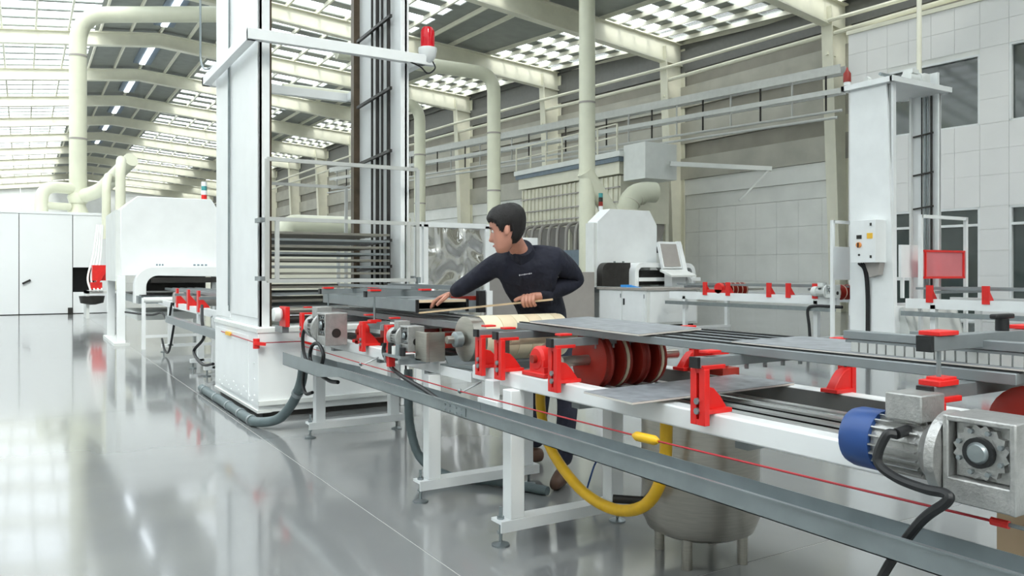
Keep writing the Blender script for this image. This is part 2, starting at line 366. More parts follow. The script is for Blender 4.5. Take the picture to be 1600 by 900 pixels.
# ------------------------------------------------------------------ big machines: elevator towers
def tower(name, label, loc, dep, wid, base_h, col_h, collar_h, cat='tower', gm='brown', rm='dark'):
    x0, y0 = 0, 0; x1, y1 = wid, dep
    t = thing(name, label, cat, loc); P = lambda n, mb, m, **k: part(t, n, mb, m, local=True, **k)
    if base_h:
        P('base', MB().box(0,wid-.15,0,dep,.05,base_h), M['white'], bev=.006)
        P('base_trim', MB().box(-.012,wid-.14,-.012,dep+.012,base_h-.05,base_h-.012).box(-.012,.12,-.02,dep,.05,.075), M['white2'])
        P('cover_panel', MB().box(-.006,0,.35,dep-.06,.12,base_h-.1), M['white'])
        P('plinth', MB().box(.05,wid-.2,.03,dep-.03,0,.06), M['dark'])
        P('base_ledge', MB().box(0,wid+.1,-.04,-.0,.12,.16), M['white2'])
        b = MB()
        for k in range(14):
            yy = .2+.11*k; zz = .14+.03*(k%4)
            b.ball((-.004,yy,zz),.011,6,4)
        for yy in (.12,dep-.1):
            for zz in (.2,.35,.5,.65): b.ball((-.004,yy,zz),.009,6,4)
        P('bolt', b, M['white'], kind='stuff')
    cw = .1; z0 = base_h
    P('column', MB().box(.02,.05,.05,dep,z0,col_h).box(.02,.02+cw,.05,.08,z0,col_h).box(.02,.02+cw,dep-.03,dep,z0,col_h), M['white'], bev=.004)
    P('cover_panel', MB().box(.012,.02,.07,dep*.62,z0+.08,col_h-.05), M['white'], bev=.002)
    P('cover_panel', MB().box(.008,.02,dep*.64,dep-.02,z0+.03,col_h-.05), M['white'], bev=.002)
    P('cable_duct', MB().tube([(.0,dep*.63,z0+.1),(.0,dep*.63,col_h-.1)],.009,6), M['galv'])
    xr = wid-.1
    P('column', MB().box(xr,xr+.09,.0,.03,z0*0,col_h).box(xr+.04,xr+.07,.0,dep*.72,0,col_h).box(xr,xr+.09,dep*.70,dep*.72,0,col_h), M['white'], bev=.004)
    P('guide_post', MB().box(xr-.03,xr+.05,dep*.66,dep*.71,0,col_h), M[gm])
    P('guide_post', MB().box(.1,.15,.1,.15,z0,col_h), M[gm])
    ch = MB()
    for xx, yy in ((.09,.085),(.13,.2)): ch.tube([(xx,yy,z0),(xx,yy,col_h-.05)],.011,6)
    P('lift_chain', ch, M['dark'])
    for k, f in enumerate((.18,.27,.34,.42)):
        P('lift_rod', MB().cyl((xr+.01,dep*f,.3),(xr+.01,dep*f,col_h-.03),.013 if k % 2 else .02), M[rm if k % 3 else 'dark'])
    for zz in (1.35, 1.62, 2.55, 3.2, 3.95):
        if zz < col_h-.4: P('rod_clamp', MB().bar((xr-.012,dep*.12,zz+.06),(xr-.012,dep*.62,zz+.02),.03,.03), M['dark'])
    a = .12
    P('collar_beam', MB().box(-a,wid+a,-a-.02,-a+.05,collar_h-.1,collar_h), M['white'], bev=.004)
    P('collar_beam', MB().box(-a,-a+.08,-a,dep+a,collar_h-.1,collar_h), M['white'], bev=.004)
    P('collar_beam', MB().box(wid+a-.08,wid+a,-a,dep+a,collar_h-.1,collar_h), M['white'], bev=.004)
    P('collar_beam', MB().box(-a,wid+a,dep+a-.07,dep+a,collar_h-.1,collar_h), M['white'], bev=.004)
    return t
tw = tower('elevator_tower', 'tall white tile elevator tower on a big white base, front of the hall aisle', (1.85,7.5,0), 1.92, 1.52, .84, 6.6, 3.55)
# shelves of roller bars inside the tower
for k in range(12):
    z = 1.0+.065*k
    mb = MB(); mb.box(1.98,3.2,7.62,7.65,z,z+.022).box(1.98,3.2,8.78,8.81,z,z+.022)
    for j in range(9): mb.cyl((2.0,7.72+.12*j,z+.012),(3.2,7.72+.12*j,z+.012),.012,n=6)
    part(tw, 'roller_shelf', mb, M['steel'] if k % 2 else M['alum'])
def guard(name, label, x0, x1, y, z0, z1, zm, m):
    t = thing(name, label, 'guard frame', ((x0+x1)/2, y, z0))
    w = .035
    for x in (x0, x1): part(t, 'post', MB().box(x-w/2,x+w/2,y-w/2,y+w/2,z0,z1), m)
    for z in (z0, zm, z1): part(t, 'rail', MB().box(x0,x1,y-w/2+.002,y+w/2-.002,z-w/2,z+w/2), m)
    for x in (x0+.09, x1-.1): part(t, 'inner_post', MB().box(x-w/2,x+w/2,y-w/2,y+w/2,z0,zm), m)
    return t
g1 = guard('safety_guard', 'aluminium guard frame with one mid rail on the front of the white elevator tower', 1.88,3.36,7.3,1.27,2.37,1.83, M['alum2'])
for x, z in ((1.82,1.8),(1.82,1.27),(3.32,1.27)): part(g1, 'bracket', MB().box(x,x+.04,7.3,7.5,z,z+.04), M['alum'])
guard('safety_guard', 'aluminium guard frame at the back of the white elevator tower', 2.35,3.5,9.75,1.0,2.42,1.7, M['alum2'])
b = thing('beacon_lamp', 'red warning beacon with white socket on the tower collar beam', 'lamp', (3.53,7.42,3.5))
part(b, 'socket', MB().lathe([(.03,-.02),(.05,.0),(.085,.05),(.09,.09),(.095,.1),(.095,.135),(.08,.14)], (3.53,7.42,3.5)), M['white'])
part(b, 'lens', MB().lathe([(.07,.14),(.072,.2),(.07,.31),(.05,.345),(.01,.35)], (3.53,7.42,3.5)), M['redlens'])
part(b, 'bulb', MB().lathe([(.02,.14),(.025,.2),(.015,.28)], (3.53,7.42,3.5)), M['red'])
part(b, 'mounting_arm', MB().box(3.44,3.6,7.39,7.45,3.46,3.49), M['white'])
solo('cable', MB().tube(catmull([(3.56,7.36,3.49),(3.58,7.35,3.42),(3.5,7.35,3.36),(3.42,7.36,3.42),(3.3,7.37,3.46)]),.008,6), M['black'], 'short black cable looping under the red beacon', 'cable')
solo('conduit', MB().tube(catmull([(1.68,9.4,6.5),(1.68,9.35,4.2),(1.69,9.3,3.62),(1.78,8.9,3.56),(1.845,8.72,3.5),(1.845,8.7,3.3),(1.845,8.7,1.0)],8),.012,6), M['galv'], 'thin grey conduit dropping from the roof down the white tower side', 'conduit')
for (y, z, lab) in ((7.56,.70,'near red emergency rope handle on the white tower base corner'),):
    pass

# ------------------------------------------------------------------ right elevator tower
rt = tower('elevator_tower', 'smaller white elevator tower with motors on its top plate, beside the office wall', (13.3,8.72,0), .8, 1.62, 0, 4.75, 4.85, gm='white2', rm='galv')
P = lambda n, mb, m, **k: part(rt, n, mb, m, **k)
P('base', MB().box(13.35,15.1,8.66,9.5,.03,.74), M['white'], bev=.01)
P('base_panel', MB().prism([(8.4,.05),(8.66,.05),(8.66,.7),(8.6,.72)],'x',13.5,15.2), M['white2'])
P('plate_web', MB().box(13.22,15.0,8.62,9.6,4.76,4.78), M['white'])
P('side_skin', MB().prism([(8.6,0),(9.52,0),(9.52,4.76),(8.78,4.76)],'x',13.28,13.34), M['white'], bev=.004); P('front_skin', MB().prism([(13.34,0),(13.46,0),(13.42,4.76),(13.34,4.76)],'y',8.68,8.72), M['white'])
for (x, y) in ((13.5,9.3),(13.62,9.05)):
    P('bearing_block', MB().box(x-.09,x+.09,y-.06,y+.06,4.85,4.9).lathe([(.05,-.05),(.06,0),(.05,.05)], (x,y,4.95), 'x', 12), M['white2'])
P('hoist_motor', MB().cyl((14.15,8.95,5.0),(14.45,8.95,5.0),.11).cyl((14.45,8.95,5.0),(14.56,8.95,5.0),.14).box(14.2,14.4,8.85,9.05,5.08,5.16), M['white2'])
P('hoist_gearbox', MB().box(14.56,14.75,8.83,9.07,4.86,5.12), M['white2'], bev=.02)
P('bearing_plate', MB().box(14.84,14.9,8.75,9.1,4.85,5.15), M['white'])
P('shaft', MB().cyl((13.4,8.98,4.98),(14.9,8.98,4.98),.03), M['galv'])
b2 = thing('beacon_lamp', 'orange-red beacon on the small tower top plate', 'lamp', (13.24,9.55,4.86))
part(b2, 'socket', MB().cyl((13.24,9.55,4.86),(13.24,9.55,4.92),.06), M['white']); part(b2, 'lens', MB().lathe([(.07,.06),(.07,.22),(.03,.28),(.01,.34)], (13.24,9.55,4.86)), M['ored'])
solo('ceiling_pole', MB().cyl((14.62,8.98,4.9),(14.62,8.98,10.6),.045), M['cream'], 'thin cream pole from the roof down to the small tower', 'pole')
cb = thing('control_box', 'white control box with yellow sign on the small tower side', 'control box', (13.1,9.0,1.52))
part(cb, 'enclosure', MB().box(12.96,13.28,8.78,9.27,1.52,2.29), M['white'], bev=.006)
part(cb, 'display', MB().box(12.95,12.96,9.05,9.15,1.95,2.02), M['dark']); part(cb, 'sign', MB().box(12.952,12.96,8.83,8.94,1.95,2.05), M['yel'])
part(cb, 'rotary_switch', MB().cyl((12.93,9.1,1.84),(12.96,9.1,1.84),.05), M['sticker']); part(cb, 'switch_lever', MB().box(12.915,12.93,9.09,9.11,1.79,1.88), M['dark'])
part(cb, 'button', MB().cyl((12.95,9.1,1.66),(12.96,9.1,1.66),.02), M['dark'])
for z in (1.6, 2.18): part(cb, 'latch', MB().box(12.945,12.96,8.85,8.88,z,z+.05), M['dark'])
part(cb, 'cable_gland_box', MB().prism([(8.8,1.52),(9.1,1.52),(9.0,1.25),(8.84,1.3)],'x',13.12,13.27), M['greybox'])
for k, dy in enumerate((0,.05,.1)):
    solo('cable', MB().tube(catmull([(13.08,9.2-dy,1.51),(13.2,9.16-dy*.5,1.36),(13.25,9.15-dy*.5,.9),(13.25,9.15-dy*.5,.02)]),.02,6), M['black'],
        ('left','middle','right')[k]+' black cable of three under the white control box', 'cable', 'cables under the control box')
# guard frames and panels around the small tower
def pframe(name, label, x0, x1, y, z0, z1, m=M['white'], fill=None, fz=None):
    t = thing(name, label, 'guard frame', ((x0+x1)/2,y,z0)); w = .06
    for x in (x0,x1): part(t, 'post', MB().box(x-w/2,x+w/2,y-w/2,y+w/2,z0,z1), m)
    part(t, 'rail', MB().box(x0,x1,y-w/2,y+w/2,z1-w,z1), m)
    if fill: part(t, 'guard_panel', MB().box(x0+.03,x1-.03,y-.01,y+.01,fz[0],fz[1]), fill)
    return t
pf = pframe('safety_guard', 'white frame with a translucent red guard panel, right of the small tower', 13.72,15.17,8.4,0,2.38,M['white'],M['mesh_red'],(1.24,1.74))
mb = MB()
for z in (1.25,1.73): mb.box(13.78,15.11,8.375,8.389,z-.02,z+.02)
for x in (13.84,15.06): mb.box(x-.02,x+.02,8.37,8.389,1.25,1.73)
part(pf, 'red_border', mb, M['red'])
t = thing('guard_panel_unit', 'low white guard panel between the posts of the small tower', 'panel', (14.2,8.6,.9)); part(t, 'panel', MB().box(13.45,14.12,8.6,8.65,1.25,1.84), M['white'])
for x in (13.5,14.05): part(t, 'foot', MB().box(x,x+.05,8.6,8.65,.88,1.25), M['white'])
pframe('safety_guard', 'white guard frame with grey top rod, left of the small tower', 13.08,13.72,9.75,0,2.33,M['white'],M['white'],(1.2,1.83))

# ------------------------------------------------------------------ second conveyor line (right)
def line2(y0, y1, lab):
    t = thing('conveyor_frame', lab, 'conveyor', (14.15,(y0+y1)/2,0))
    for x in (13.42, 14.82): part(t, 'rail', MB().box(x,x+.08,y0,y1,.71,.88), M['white'])
    part(t, 'cable_tray', MB().box(13.28,13.38,y0,y1,.58,.66), M['galv'])
    n = max(2, int((y1-y0)/3.1)+1)
    for k in range(n):
        y = y0+.5+(y1-y0-1.0)*k/(n-1)
        for x in (13.42,14.82): part(t, 'leg', MB().box(x,x+.09,y-.045,y+.045,0.02,.78), M['white'])
        part(t, 'foot_beam', MB().box(13.38,14.94,y-.05,y+.05,0,.05), M['white'])
    for x in (13.6,13.9,14.2,14.5,14.7): part(t, 'belt_profile', MB().box(x-.03,x+.03,y0+.1,y1-.1,1.04,1.08), M['alum'])
    for k in range(n): part(t, 'crossbar', MB().box(13.35,14.95,y0+.6+(y1-y0-1.2)*k/(n-1)-.02,y0+.6+(y1-y0-1.2)*k/(n-1)+.02,.98,1.03), M['alum'])
    return t
line2(9.9,14.6,'white conveyor frame between the small tower and the white cabinet')
line2(1.5,8.5,'white conveyor frame running right of the small tower')
tb = thing('belt_bracket', 'x', 'bracket', (0,0,0), group='red brackets of the far conveyor')
part(tb, 'upright', MB().box(-.06,-.03,-.06,.06,-.06,.24), M['red'], local=True); part(tb, 'gusset', MB().prism([(-.03,0),(.1,0),(.08,.03),(-.03,.16)],'y',-.05,.05), M['red'], local=True)
pos2 = [(13.4,'closest to the white cabinet on the far conveyor'),(12.7,'second from the white cabinet on the far conveyor'),(11.55,'left one of a pair left of the small tower'),(11.05,'right one of a pair left of the small tower'),(10.4,'just left of the white motor on the far conveyor'),
        (8.05,'just right of the small tower under the red guard panel'),(7.1,'below the right end of the red guard panel'),(6.25,'left one of a pair right of the red guard panel'),(6.0,'right one of a pair right of the red guard panel'),(5.35,'at the right edge of the photo on the far conveyor')]
for i, (y, l) in enumerate(pos2):
    lab = 'small red belt bracket '+l
    if i == 0: tb.location = (13.46,y,.88); tb['label'] = lab
    else: copy_thing(tb, (13.46,y,.88), None, lab)
def pulley_set(label, y, xs, r, z, name='pulley_set', m='ored', shaft=None, group=None):
    t = thing(name, label, 'pulley', (xs[0],y,z))
    part(t, 'shaft', MB().cyl((shaft[0],y,z),(shaft[1],y,z),.025), M['steel'])
    for x in xs:
        p = part(t, 'pulley', MB().lathe([(r*.3,-.03),(r*.92,-.028),(r,-.024),(r,-.014),(r*.93,-.008),(r*.93,.008),(r,.014),(r,.024),(r*.92,.028),(r*.3,.03)], (x,y,z), 'x', 28), M[m])
        if name == 'pulley_set' and xs.index(x) % 2 == 0 and len(xs) == 4: continue
        q = part(p, 'belt', MB().lathe([(r*.9,-.008),(r*.985,-.008),(r*.985,.008),(r*.9,.008)], (x,y,z), 'x', 28), M['belt'])
    return t
pulley_set('red pulleys of the far conveyor beside the white cabinet', 13.0, [13.6,13.75,13.9,14.05,14.2], .16, .95, shaft=(13.5,14.9))
pulley_set('red pulleys of the far conveyor left of the small tower', 10.1, [13.6,13.8,14.0], .15, .95, shaft=(13.5,14.9))
t = thing('bearing_housing', 'red bearing housing on the far conveyor beside the white cabinet', 'bearing', (13.47,13.0,.88)); part(t, 'base', MB().box(13.42,13.52,12.7,13.35,.88,.95), M['red']); part(t, 'housing', MB().lathe([(.12,-.05),(.13,0),(.12,.05)], (13.47,13.0,.98), 'x', 16), M['red'])
def motor(label, loc, rz=0, cover='blue', body='cast', sc=1.0, box=True):
    t = thing('gear_motor', label, 'motor', loc, rz); P = lambda n, mb, m, **k: part(t, n, mb, m, local=True, **k)
    g = MB().box(-.075,.075,-.085,-.07,-.11,.1).box(-.075,.075,.07,.085,-.11,.1).box(-.0745,.0745,-.084,.084,.085,.0995).box(-.0745,.0745,-.083,.083,-.109,-.05).box(-.045,.073,-.068,.068,-.05,.086)
    gb = P('gearbox', g, M[body], bev=.004)
    fl = [(math.cos(a)*(.066 if k % 2 else .057), math.sin(a)*(.066 if k % 2 else .057)+.02) for k, a in ((k, 2*math.pi*k/32) for k in range(32))]
    part(gb, 'flange', MB().prism(fl,'x',-.062,-.045), M[body], local=True)
    part(gb, 'hub_seal', MB().lathe([(.036,-.012),(.036,.006),(.02,.008)], (-.064,0,.02), 'x', 24), M['black'], local=True)
    part(gb, 'output_hub', MB().lathe([(.0,-.022),(.02,-.02),(.026,-.012),(.027,.005)], (-.064,0,.02), 'x', 20), M['galv'], local=True)
    for k in range(8):
        a = math.pi/8+k*math.pi/4; bl = MB().cyl((-.072,.052*math.cos(a),.02+.052*math.sin(a)),(-.06,.052*math.cos(a),.02+.052*math.sin(a)),  .006,n=6); part(gb, 'bolt', bl, M['galv'], local=True)
    part(gb, 'side_cap', MB().cyl((0,-.089,-.03),(0,-.083,-.03),.03,n=18), M['dark'], local=True)
    P('motor_flange', MB().lathe([(.06,.085),(.105,.09),(.11,.1),(.11,.112),(.085,.13),(.07,.15)], (0,0,-.01), 'y', 28), M[body])
    f = MB().cyl((0,.14,-.01),(0,.30,-.01),.066,n=24)
    for k in range(20):
        a = 2*math.pi*k/20; f.bar((.07*math.cos(a),.155,-.01+.07*math.sin(a)),(.07*math.cos(a),.30,-.01+.07*math.sin(a)),.004,.016,(math.cos(a),0,math.sin(a)))
    P('motor_body', f, M[body])
    P('fan_cover', MB().lathe([(.08,.285),(.082,.29),(.082,.355),(.076,.375),(.06,.386),(.01,.389)], (0,0,-.01), 'y', 28), M[cover])
    if box: P('terminal_box', MB().box(-.055,.05,.15,.25,.062,.132).box(-.04,.04,.17,.24,.05,.07), M[body], bev=.004)
    if box: P('cable_gland', MB().cyl((-.1,.19,.035),(-.05,.19,.04),.014), M['black'])
    t.scale = (sc,)*3
    return t
motor('white gear motor on the far conveyor left of the small tower', (13.36,9.95,.98), 0, 'white2', 'white2', 1.2)

# white cabinet and printer of the second line
cbt = thing('cabinet', 'white two-door cabinet in front of the right-hand printing machine', 'cabinet', (13.85,15.9,0))
part(cbt, 'body', MB().box(13.02,14.7,14.95,16.86,.04,.9), M['white2'], bev=.006); part(cbt, 'worktop', MB().box(12.97,14.75,14.9,16.9,.9,.955), M['greybox'])
part(cbt, 'plinth', MB().box(13.08,14.6,15.0,16.8,0,.05), M['dark'])
for k, (a, b) in enumerate(((15.02,15.88),(15.92,16.8))):
    d = part(cbt, 'door', MB().box(13.0,13.02,a,b,.08,.87), M['white'], bev=.003)
    if k == 0: part(d, 'handle', MB().box(12.975,13.0,b-.1,b-.06,.52,.68), M['black'])
    part(d, 'hinge', MB().box(12.99,13.0,a,a+.03,.7,.8), M['galv'])
part(cbt, 'side_panel', MB().box(13.1,14.64,14.935,14.95,.1,.86), M['white'])
solo('plastic_clip', MB().box(13.25,13.42,16.0,16.25,.955,1.02).prism([(16.0,.955),(15.55,.955),(15.98,1.02)],'x',13.3,13.36), M['blueb'], 'bright blue plastic piece lying on the white cabinet top', 'tool')
def printer(label, x0, x1, y0, y1, hz, ht, ch, leg_lo=0, cat='printing machine'):
    t = thing('printing_machine', label, cat, ((x0+x1)/2,(y0+y1)/2,0))
    w = x1-x0
    part(t, 'hood', MB().prism([(x0+.12,hz),(x1,hz),(x1,ht-ch),(x1-ch*.6,ht),(x0+.12+ch,ht),(x0+.12,ht-ch*.9)],'y',y0,y1), M['white'], bev=.01)
    part(t, 'hood_side', MB().box(x0+.04,x0+.12,y0+.05,y1-.05,hz-.1,ht-ch*.95), M['white2'])
    arc = lambda cx, cz, r, a0, a1, n=7: [(cx+r*math.cos(a0+(a1-a0)*k/n), cz+r*math.sin(a0+(a1-a0)*k/n)) for k in range(n+1)]
    q = math.pi/2
    for xs, wd in ((x0+.32,.22),):
        out = arc(xs+.35,hz-.18,.35,2*q,q)+[(x1-.1,hz+.17),(x1-.1,hz-.02)]+arc(xs+.4,hz-.2,.2,q,2*q)+[(xs+.2,.78),(xs,.78)]
        part(t, 'arch_cover', MB().prism(out,'y',y0-.28,y0-.02), M['white'], bev=.008)
    part(t, 'guard_lid', MB().box(x0+.6,x1-.1,y0-.27,y0-.03,hz-.13,hz-.03), M['dark'])
    for yy in (y0+.05,y1-.12): part(t, 'post', MB().box(x0+.06,x0+.2,yy-.07,yy+.07,.03,hz), M['white'], bev=.006)
    for yy in (y0+.05,y1-.12): part(t, 'post', MB().box(x1-.16,x1-.04,yy-.07,yy+.07,.03,hz), M['white'])
    part(t, 'base_beam', MB().box(x0,x0+.26,y0-.15,y1+.1,0,.05), M['white2'])
    part(t, 'belt_bed', MB().box(x0+.35,x1-.2,y0-.6,y1+.5,.78,.92), M['galv'])
    part(t, 'belt', MB().box(x0+.4,x1-.25,y0-.62,y1+.5,.92,.935), M['black'])
    for k in range(3): part(t, 'print_bar', MB().box(x0+.5,x1-.25,y0+.15+.4*k,y0+.35+.4*k,.99,hz+.02), M['dark'])
    part(t, 'undertray', MB().box(x0+.4,x1-.3,y0,y1,.45,.6), M['white2'])
    lb = MB()
    for k in range(3): lb.box(x0+.72+.05*k,x0+.75+.05*k,y0-.006,y0,hz+.19,hz+.22)
    for k in range(4): lb.box(x1-.5+.07*k,x1-.46+.07*k,y0-.006,y0,hz+.19,hz+.22)
    part(t, 'lettering', lb, M['bluegrey'])
    return t
printer('white hooded printing machine left of the tower, in the left aisle line', 1.42,3.3,16.3,18.4,1.28,2.76,.28)
pr2 = thing('printing_machine', 'white hooded printing machine behind the white cabinet on the right', 'printing machine', (14.2,17.8,0))
part(pr2, 'hood', MB().prism([(13.3,1.5),(15.15,1.5),(15.17,2.65),(14.9,3.05),(13.5,3.05),(13.3,2.88),(13.08,2.7),(13.08,1.05),(13.25,1.05)],'y',17,17.45), M['white'], bev=.01)
part(pr2, 'rear_housing', MB().box(14.1,15.1,17.5,18.6,.95,2.5), M['white2'])
part(pr2, 'hood_side', MB().box(12.98,13.08,17.03,17.4,.95,2.66), M['white2'])
part(pr2, 'roller_cover', MB().prism([(13.05,.97)]+[(13.27-.22*math.cos(k*math.pi/12),1.38+.22*math.sin(k*math.pi/12)) for k in range(7)]+[(14.0,1.6),(14.0,.97)],'y',16.75,16.99), M['dark'])
part(pr2, 'cover_knob', MB().cyl((13.55,16.87,1.6),(13.55,16.87,1.64),.03), M['galv']); part(pr2, 'cover_knob', MB().cyl((13.85,16.87,1.6),(13.85,16.87,1.64),.03), M['galv'])
q = math.pi/2
def arch(x0, x1, z0, z1, th, r=.14):
    def a(cx,cz,rr,s,e): return [(cx+rr*math.cos(s+(e-s)*k/5), cz+rr*math.sin(s+(e-s)*k/5)) for k in range(6)]
    return [(x0,z0)]+a(x0+r,z1-r,r,2*q,q)+a(x1-r,z1-r,r,q,0)+[(x1,z0),(x1-th,z0)]+a(x1-r,z1-r,r-th,0,q)+a(x0+r,z1-r,r-th,q,2*q)+[(x0+th,z0)]
part(pr2, 'arch_cover', MB().prism(arch(13.95,15.3,.96,1.6,.13,.26),'y',16.5,16.95), M['white'], bev=.006)
part(pr2, 'arch_cover', MB().prism(arch(15.25,16.25,.96,1.6,.13,.26),'y',16.6,17.0), M['white'], bev=.006)
part(pr2, 'belt_bed', MB().box(13.2,16.2,16.98,18.7,.8,.94), M['galv'])
for x in (13.25,15.9): part(pr2, 'support', MB().box(x,x+.15,17.1,18.6,0,.8), M['white2'])
part(pr2, 'arch_fill', MB().box(14.1,16.1,16.7,16.95,1.0,1.4), M['dark']); part(pr2, 'bed_ledge', MB().box(14.05,16.3,16.45,16.6,1.1,1.2), M['white'])  # dark block fills the inside of the arch covers
tl = thing('control_desk', 'white operator desk with slanted screen right of the hooded printer', 'control desk', (15.2,16.3,.95))
part(tl, 'screen', MB().prism([(16.28,1.45),(16.36,1.42),(16.56,2.15),(16.48,2.18)],'x',14.75,15.5), M['white']); part(tl, 'display', MB().prism([(16.27,1.5),(16.29,1.5),(16.48,2.12),(16.46,2.12)],'x',14.8,15.38), M['greybox'])
part(tl, 'side_cheek', MB().prism([(15.95,1.02),(16.45,1.02),(16.6,2.18),(16.46,2.2),(16.2,1.4)],'x',15.42,15.56), M['white'])
part(tl, 'keyboard', MB().prism([(15.8,1.22),(16.25,1.36),(16.25,1.42),(15.8,1.27)],'x',14.6,15.5), M['white2']); part(tl, 'pedestal', MB().box(14.9,15.4,16.1,16.4,.0,1.3), M['white'])
bx = thing('cabinet', 'tall white cabinet with dark slot behind the operator desk', 'cabinet', (15.9,18,0)); part(bx, 'body', MB().box(15.35,16.6,17.5,18.4,0,2.15), M['white2'], bev=.01); part(bx, 'slot', MB().box(15.37,15.75,17.48,17.5,1.9,2.08), M['black'])

# ------------------------------------------------------------------ left aisle: booth, ducts
bt = thing('white_booth', 'long white panelled booth with a dark tile opening at the far left', 'booth', (-2,35,0))
for a, b in ((-9,-4.6),(-4.58,-2.1),(-2.08,-.1),(-.08,1.38)): part(bt, 'panel', MB().box(a,b,29.5,29.56,.02,3.2), M['booth'], bev=.005)
part(bt, 'panel', MB().box(1.4,2.45,29.5,29.56,1.5,3.2), M['booth']); part(bt, 'panel', MB().box(1.4,2.45,29.5,29.56,.02,.7), M['booth']); part(bt, 'panel', MB().box(2.05,2.45,29.5,29.56,.7,1.5), M['booth'])
part(bt, 'side_wall', MB().box(2.4,2.45,29.57,47,0,3.2), M['booth']); part(bt, 'roof', MB().box(-9,2.47,29.48,47,3.2,3.28), M['booth'])
part(bt, 'opening', MB().box(1.38,2.1,30.2,30.25,.65,1.55), M['black']); part(bt, 'inner_box', MB().box(-9,2.3,30.3,47,.02,3.2), M['dark'])  # black sheet and dark box paint the shade inside the opening
part(bt, 'door_handle', MB().bar((.0,29.47,.98),(.22,29.47,1.1),.05,.06), M['dark']); part(bt, 'kick_stop', MB().box(1.25,1.38,29.4,29.5,.02,.2), M['dark'])
def duct(name, label, path, r, cat='duct', rings=(), k=5, m='duct'):
    t = thing(name, label, cat, path[0])
    part(t, 'pipe', MB().tube(path, r, 20), M[m])
    for (p, d) in rings: part(t, 'flange_ring', MB().cyl(Vector(p)-Vector(d)*.03, Vector(p)+Vector(d)*.03, r*1.05, n=20), M['greybox'])
    return t
def elbow(a, corner, b, r, n=8):
    a, c, b = Vector(a), Vector(corner), Vector(b); d1 = (a-c).normalized(); d2 = (b-c).normalized()
    out = [a]
    for k in range(n+1):
        t = k/n; p = c+d1*r*(1-t)**2+d2*r*t**2; out.append(p)
    return out+[b]
for y, lab in ((27.7,'cream exhaust duct bending under the roof, middle of three right of the tower'),(34.7,'cream exhaust duct bending under the roof, farthest of three right of the tower')):
    X = 16.1; zt = 9.25
    duct('exhaust_duct', lab, elbow((X,y,0.02),(X,y,zt),(X-6.5,y,zt),.75), .27, rings=[((X,y,4.6),(0,0,1)),((X,y,6.9),(0,0,1))])
d3 = duct('exhaust_duct', 'thick cream vertical duct with a slanted branch, nearest of three right of the tower', [(16.1,21.5,.02),(16.1,21.5,10.55)], .27, rings=[((16.1,21.5,4.55),(0,0,1)),((16.1,21.5,7.0),(0,0,1))])
part(d3, 'branch', MB().tube(catmull([(16.0,21.5,4.7),(16.35,21.45,4.2),(17.0,21.35,3.3),(17.5,21.3,2.6),(17.55,21.3,1.8),(17.55,21.3,.02)]),.28,18), M['duct'])
d4 = duct('exhaust_duct', 'big ribbed cream duct elbow beside the dust collector', elbow((17.9,21.6,.02),(17.9,21.6,4.15),(19.0,21.4,4.15),.8,7), .36)
for k in range(4):
    a = math.pi/2*k/3.4+.1; part(d4, 'seam_ring', MB().cyl((17.9+.68*(1-math.cos(a)),21.56,3.4+.68*math.sin(a)),(17.9+.68*(1-math.cos(a))+.03*math.sin(a),21.56,3.4+.68*math.sin(a)+.03*math.cos(a)),.375,n=18), M['cream'])
zl = 10.35
d5 = duct('exhaust_duct', 'tall cream duct bending toward the tower above the white booth', elbow((1.66,31.8,3.9),(1.66,31.8,zl),(6.9,29.25,zl+.2),1.0), .28, rings=[((1.66,31.8,6.0),(0,0,1)),((1.66,31.8,8.9),(0,0,1))])
part(d5, 'tee', MB().lathe([(.28,0),(.3,.05),(.34,.2),(.2,.6),(.4,.75),(.4,.1)][:3]+[(.28,.35)], (1.66,31.8,3.75)), M['duct'])
part(d5, 'hopper', MB().lathe([(.28,.75),(.24,.4),(.36,.1),(.38,.0)], (1.66,31.8,3.28)), M['duct'])
part(d5, 'branch', MB().tube(elbow((1.66,31.8,4.25),(.55,31.3,4.25),(.55,31.3,3.28),.5),.2,16), M['duct'])
part(d5, 'branch', MB().tube([(1.4,31.6,3.6),(.6,31.3,3.6)],.13,14), M['duct'])
part(d5, 'branch', MB().tube(catmull([(1.8,31.7,4.0),(2.3,31,4.2),(2.75,30.2,4.7),(3.1,29.4,5.1)]),.24,16), M['duct'])
dp = duct('exhaust_duct', 'cream downpipe behind the left printing machine, right one of the pair', [(2.75,29.0,4.9),(2.72,28.6,4.95),(2.68,28.3,4.75),(2.66,28.2,4.4),(2.66,28.2,.02)], .15)
dp2 = duct('exhaust_duct', 'cream downpipe behind the left printing machine, left one of the pair', [(2.5,29.2,4.4),(2.36,28.8,4.42),(2.3,28.6,4.2),(2.28,28.5,3.9),(2.28,28.5,2.4)], .13)
# ochre machine with red parts at the booth opening
pk = thing('glazing_machine', 'small glazing machine with red and white hoses at the booth opening', 'machine', (2.6,26.8,0)); pk_shift = Vector((-.62,0,0))
part(pk, 'frame', MB().box(2.2,2.28,26.2,27.4,0,.8).box(3.0,3.08,26.2,27.4,0,.8).box(2.2,3.08,26.2,27.4,.72,.8), M['white2'])
part(pk, 'red_head', MB().box(2.35,2.7,26.1,26.5,1.1,1.55), M['red']); part(pk, 'red_base', MB().box(2.3,2.6,26.05,26.4,.85,1.05), M['red'])
for k in range(4): part(pk, 'hose', MB().tube(catmull([(2.6+.05*k,27.9,2.8),(2.45+.07*k,27.2,1.9),(2.25+.09*k,26.4,1.2),(2.3+.1*k,26.0,.8)]),.028,8), M['white2'] if k % 2 else M['panel_l'])
part(pk, 'red_arm', MB().bar((2.45,26.05,1.0),(2.75,26.05,1.5),.06,.08), M['red'])
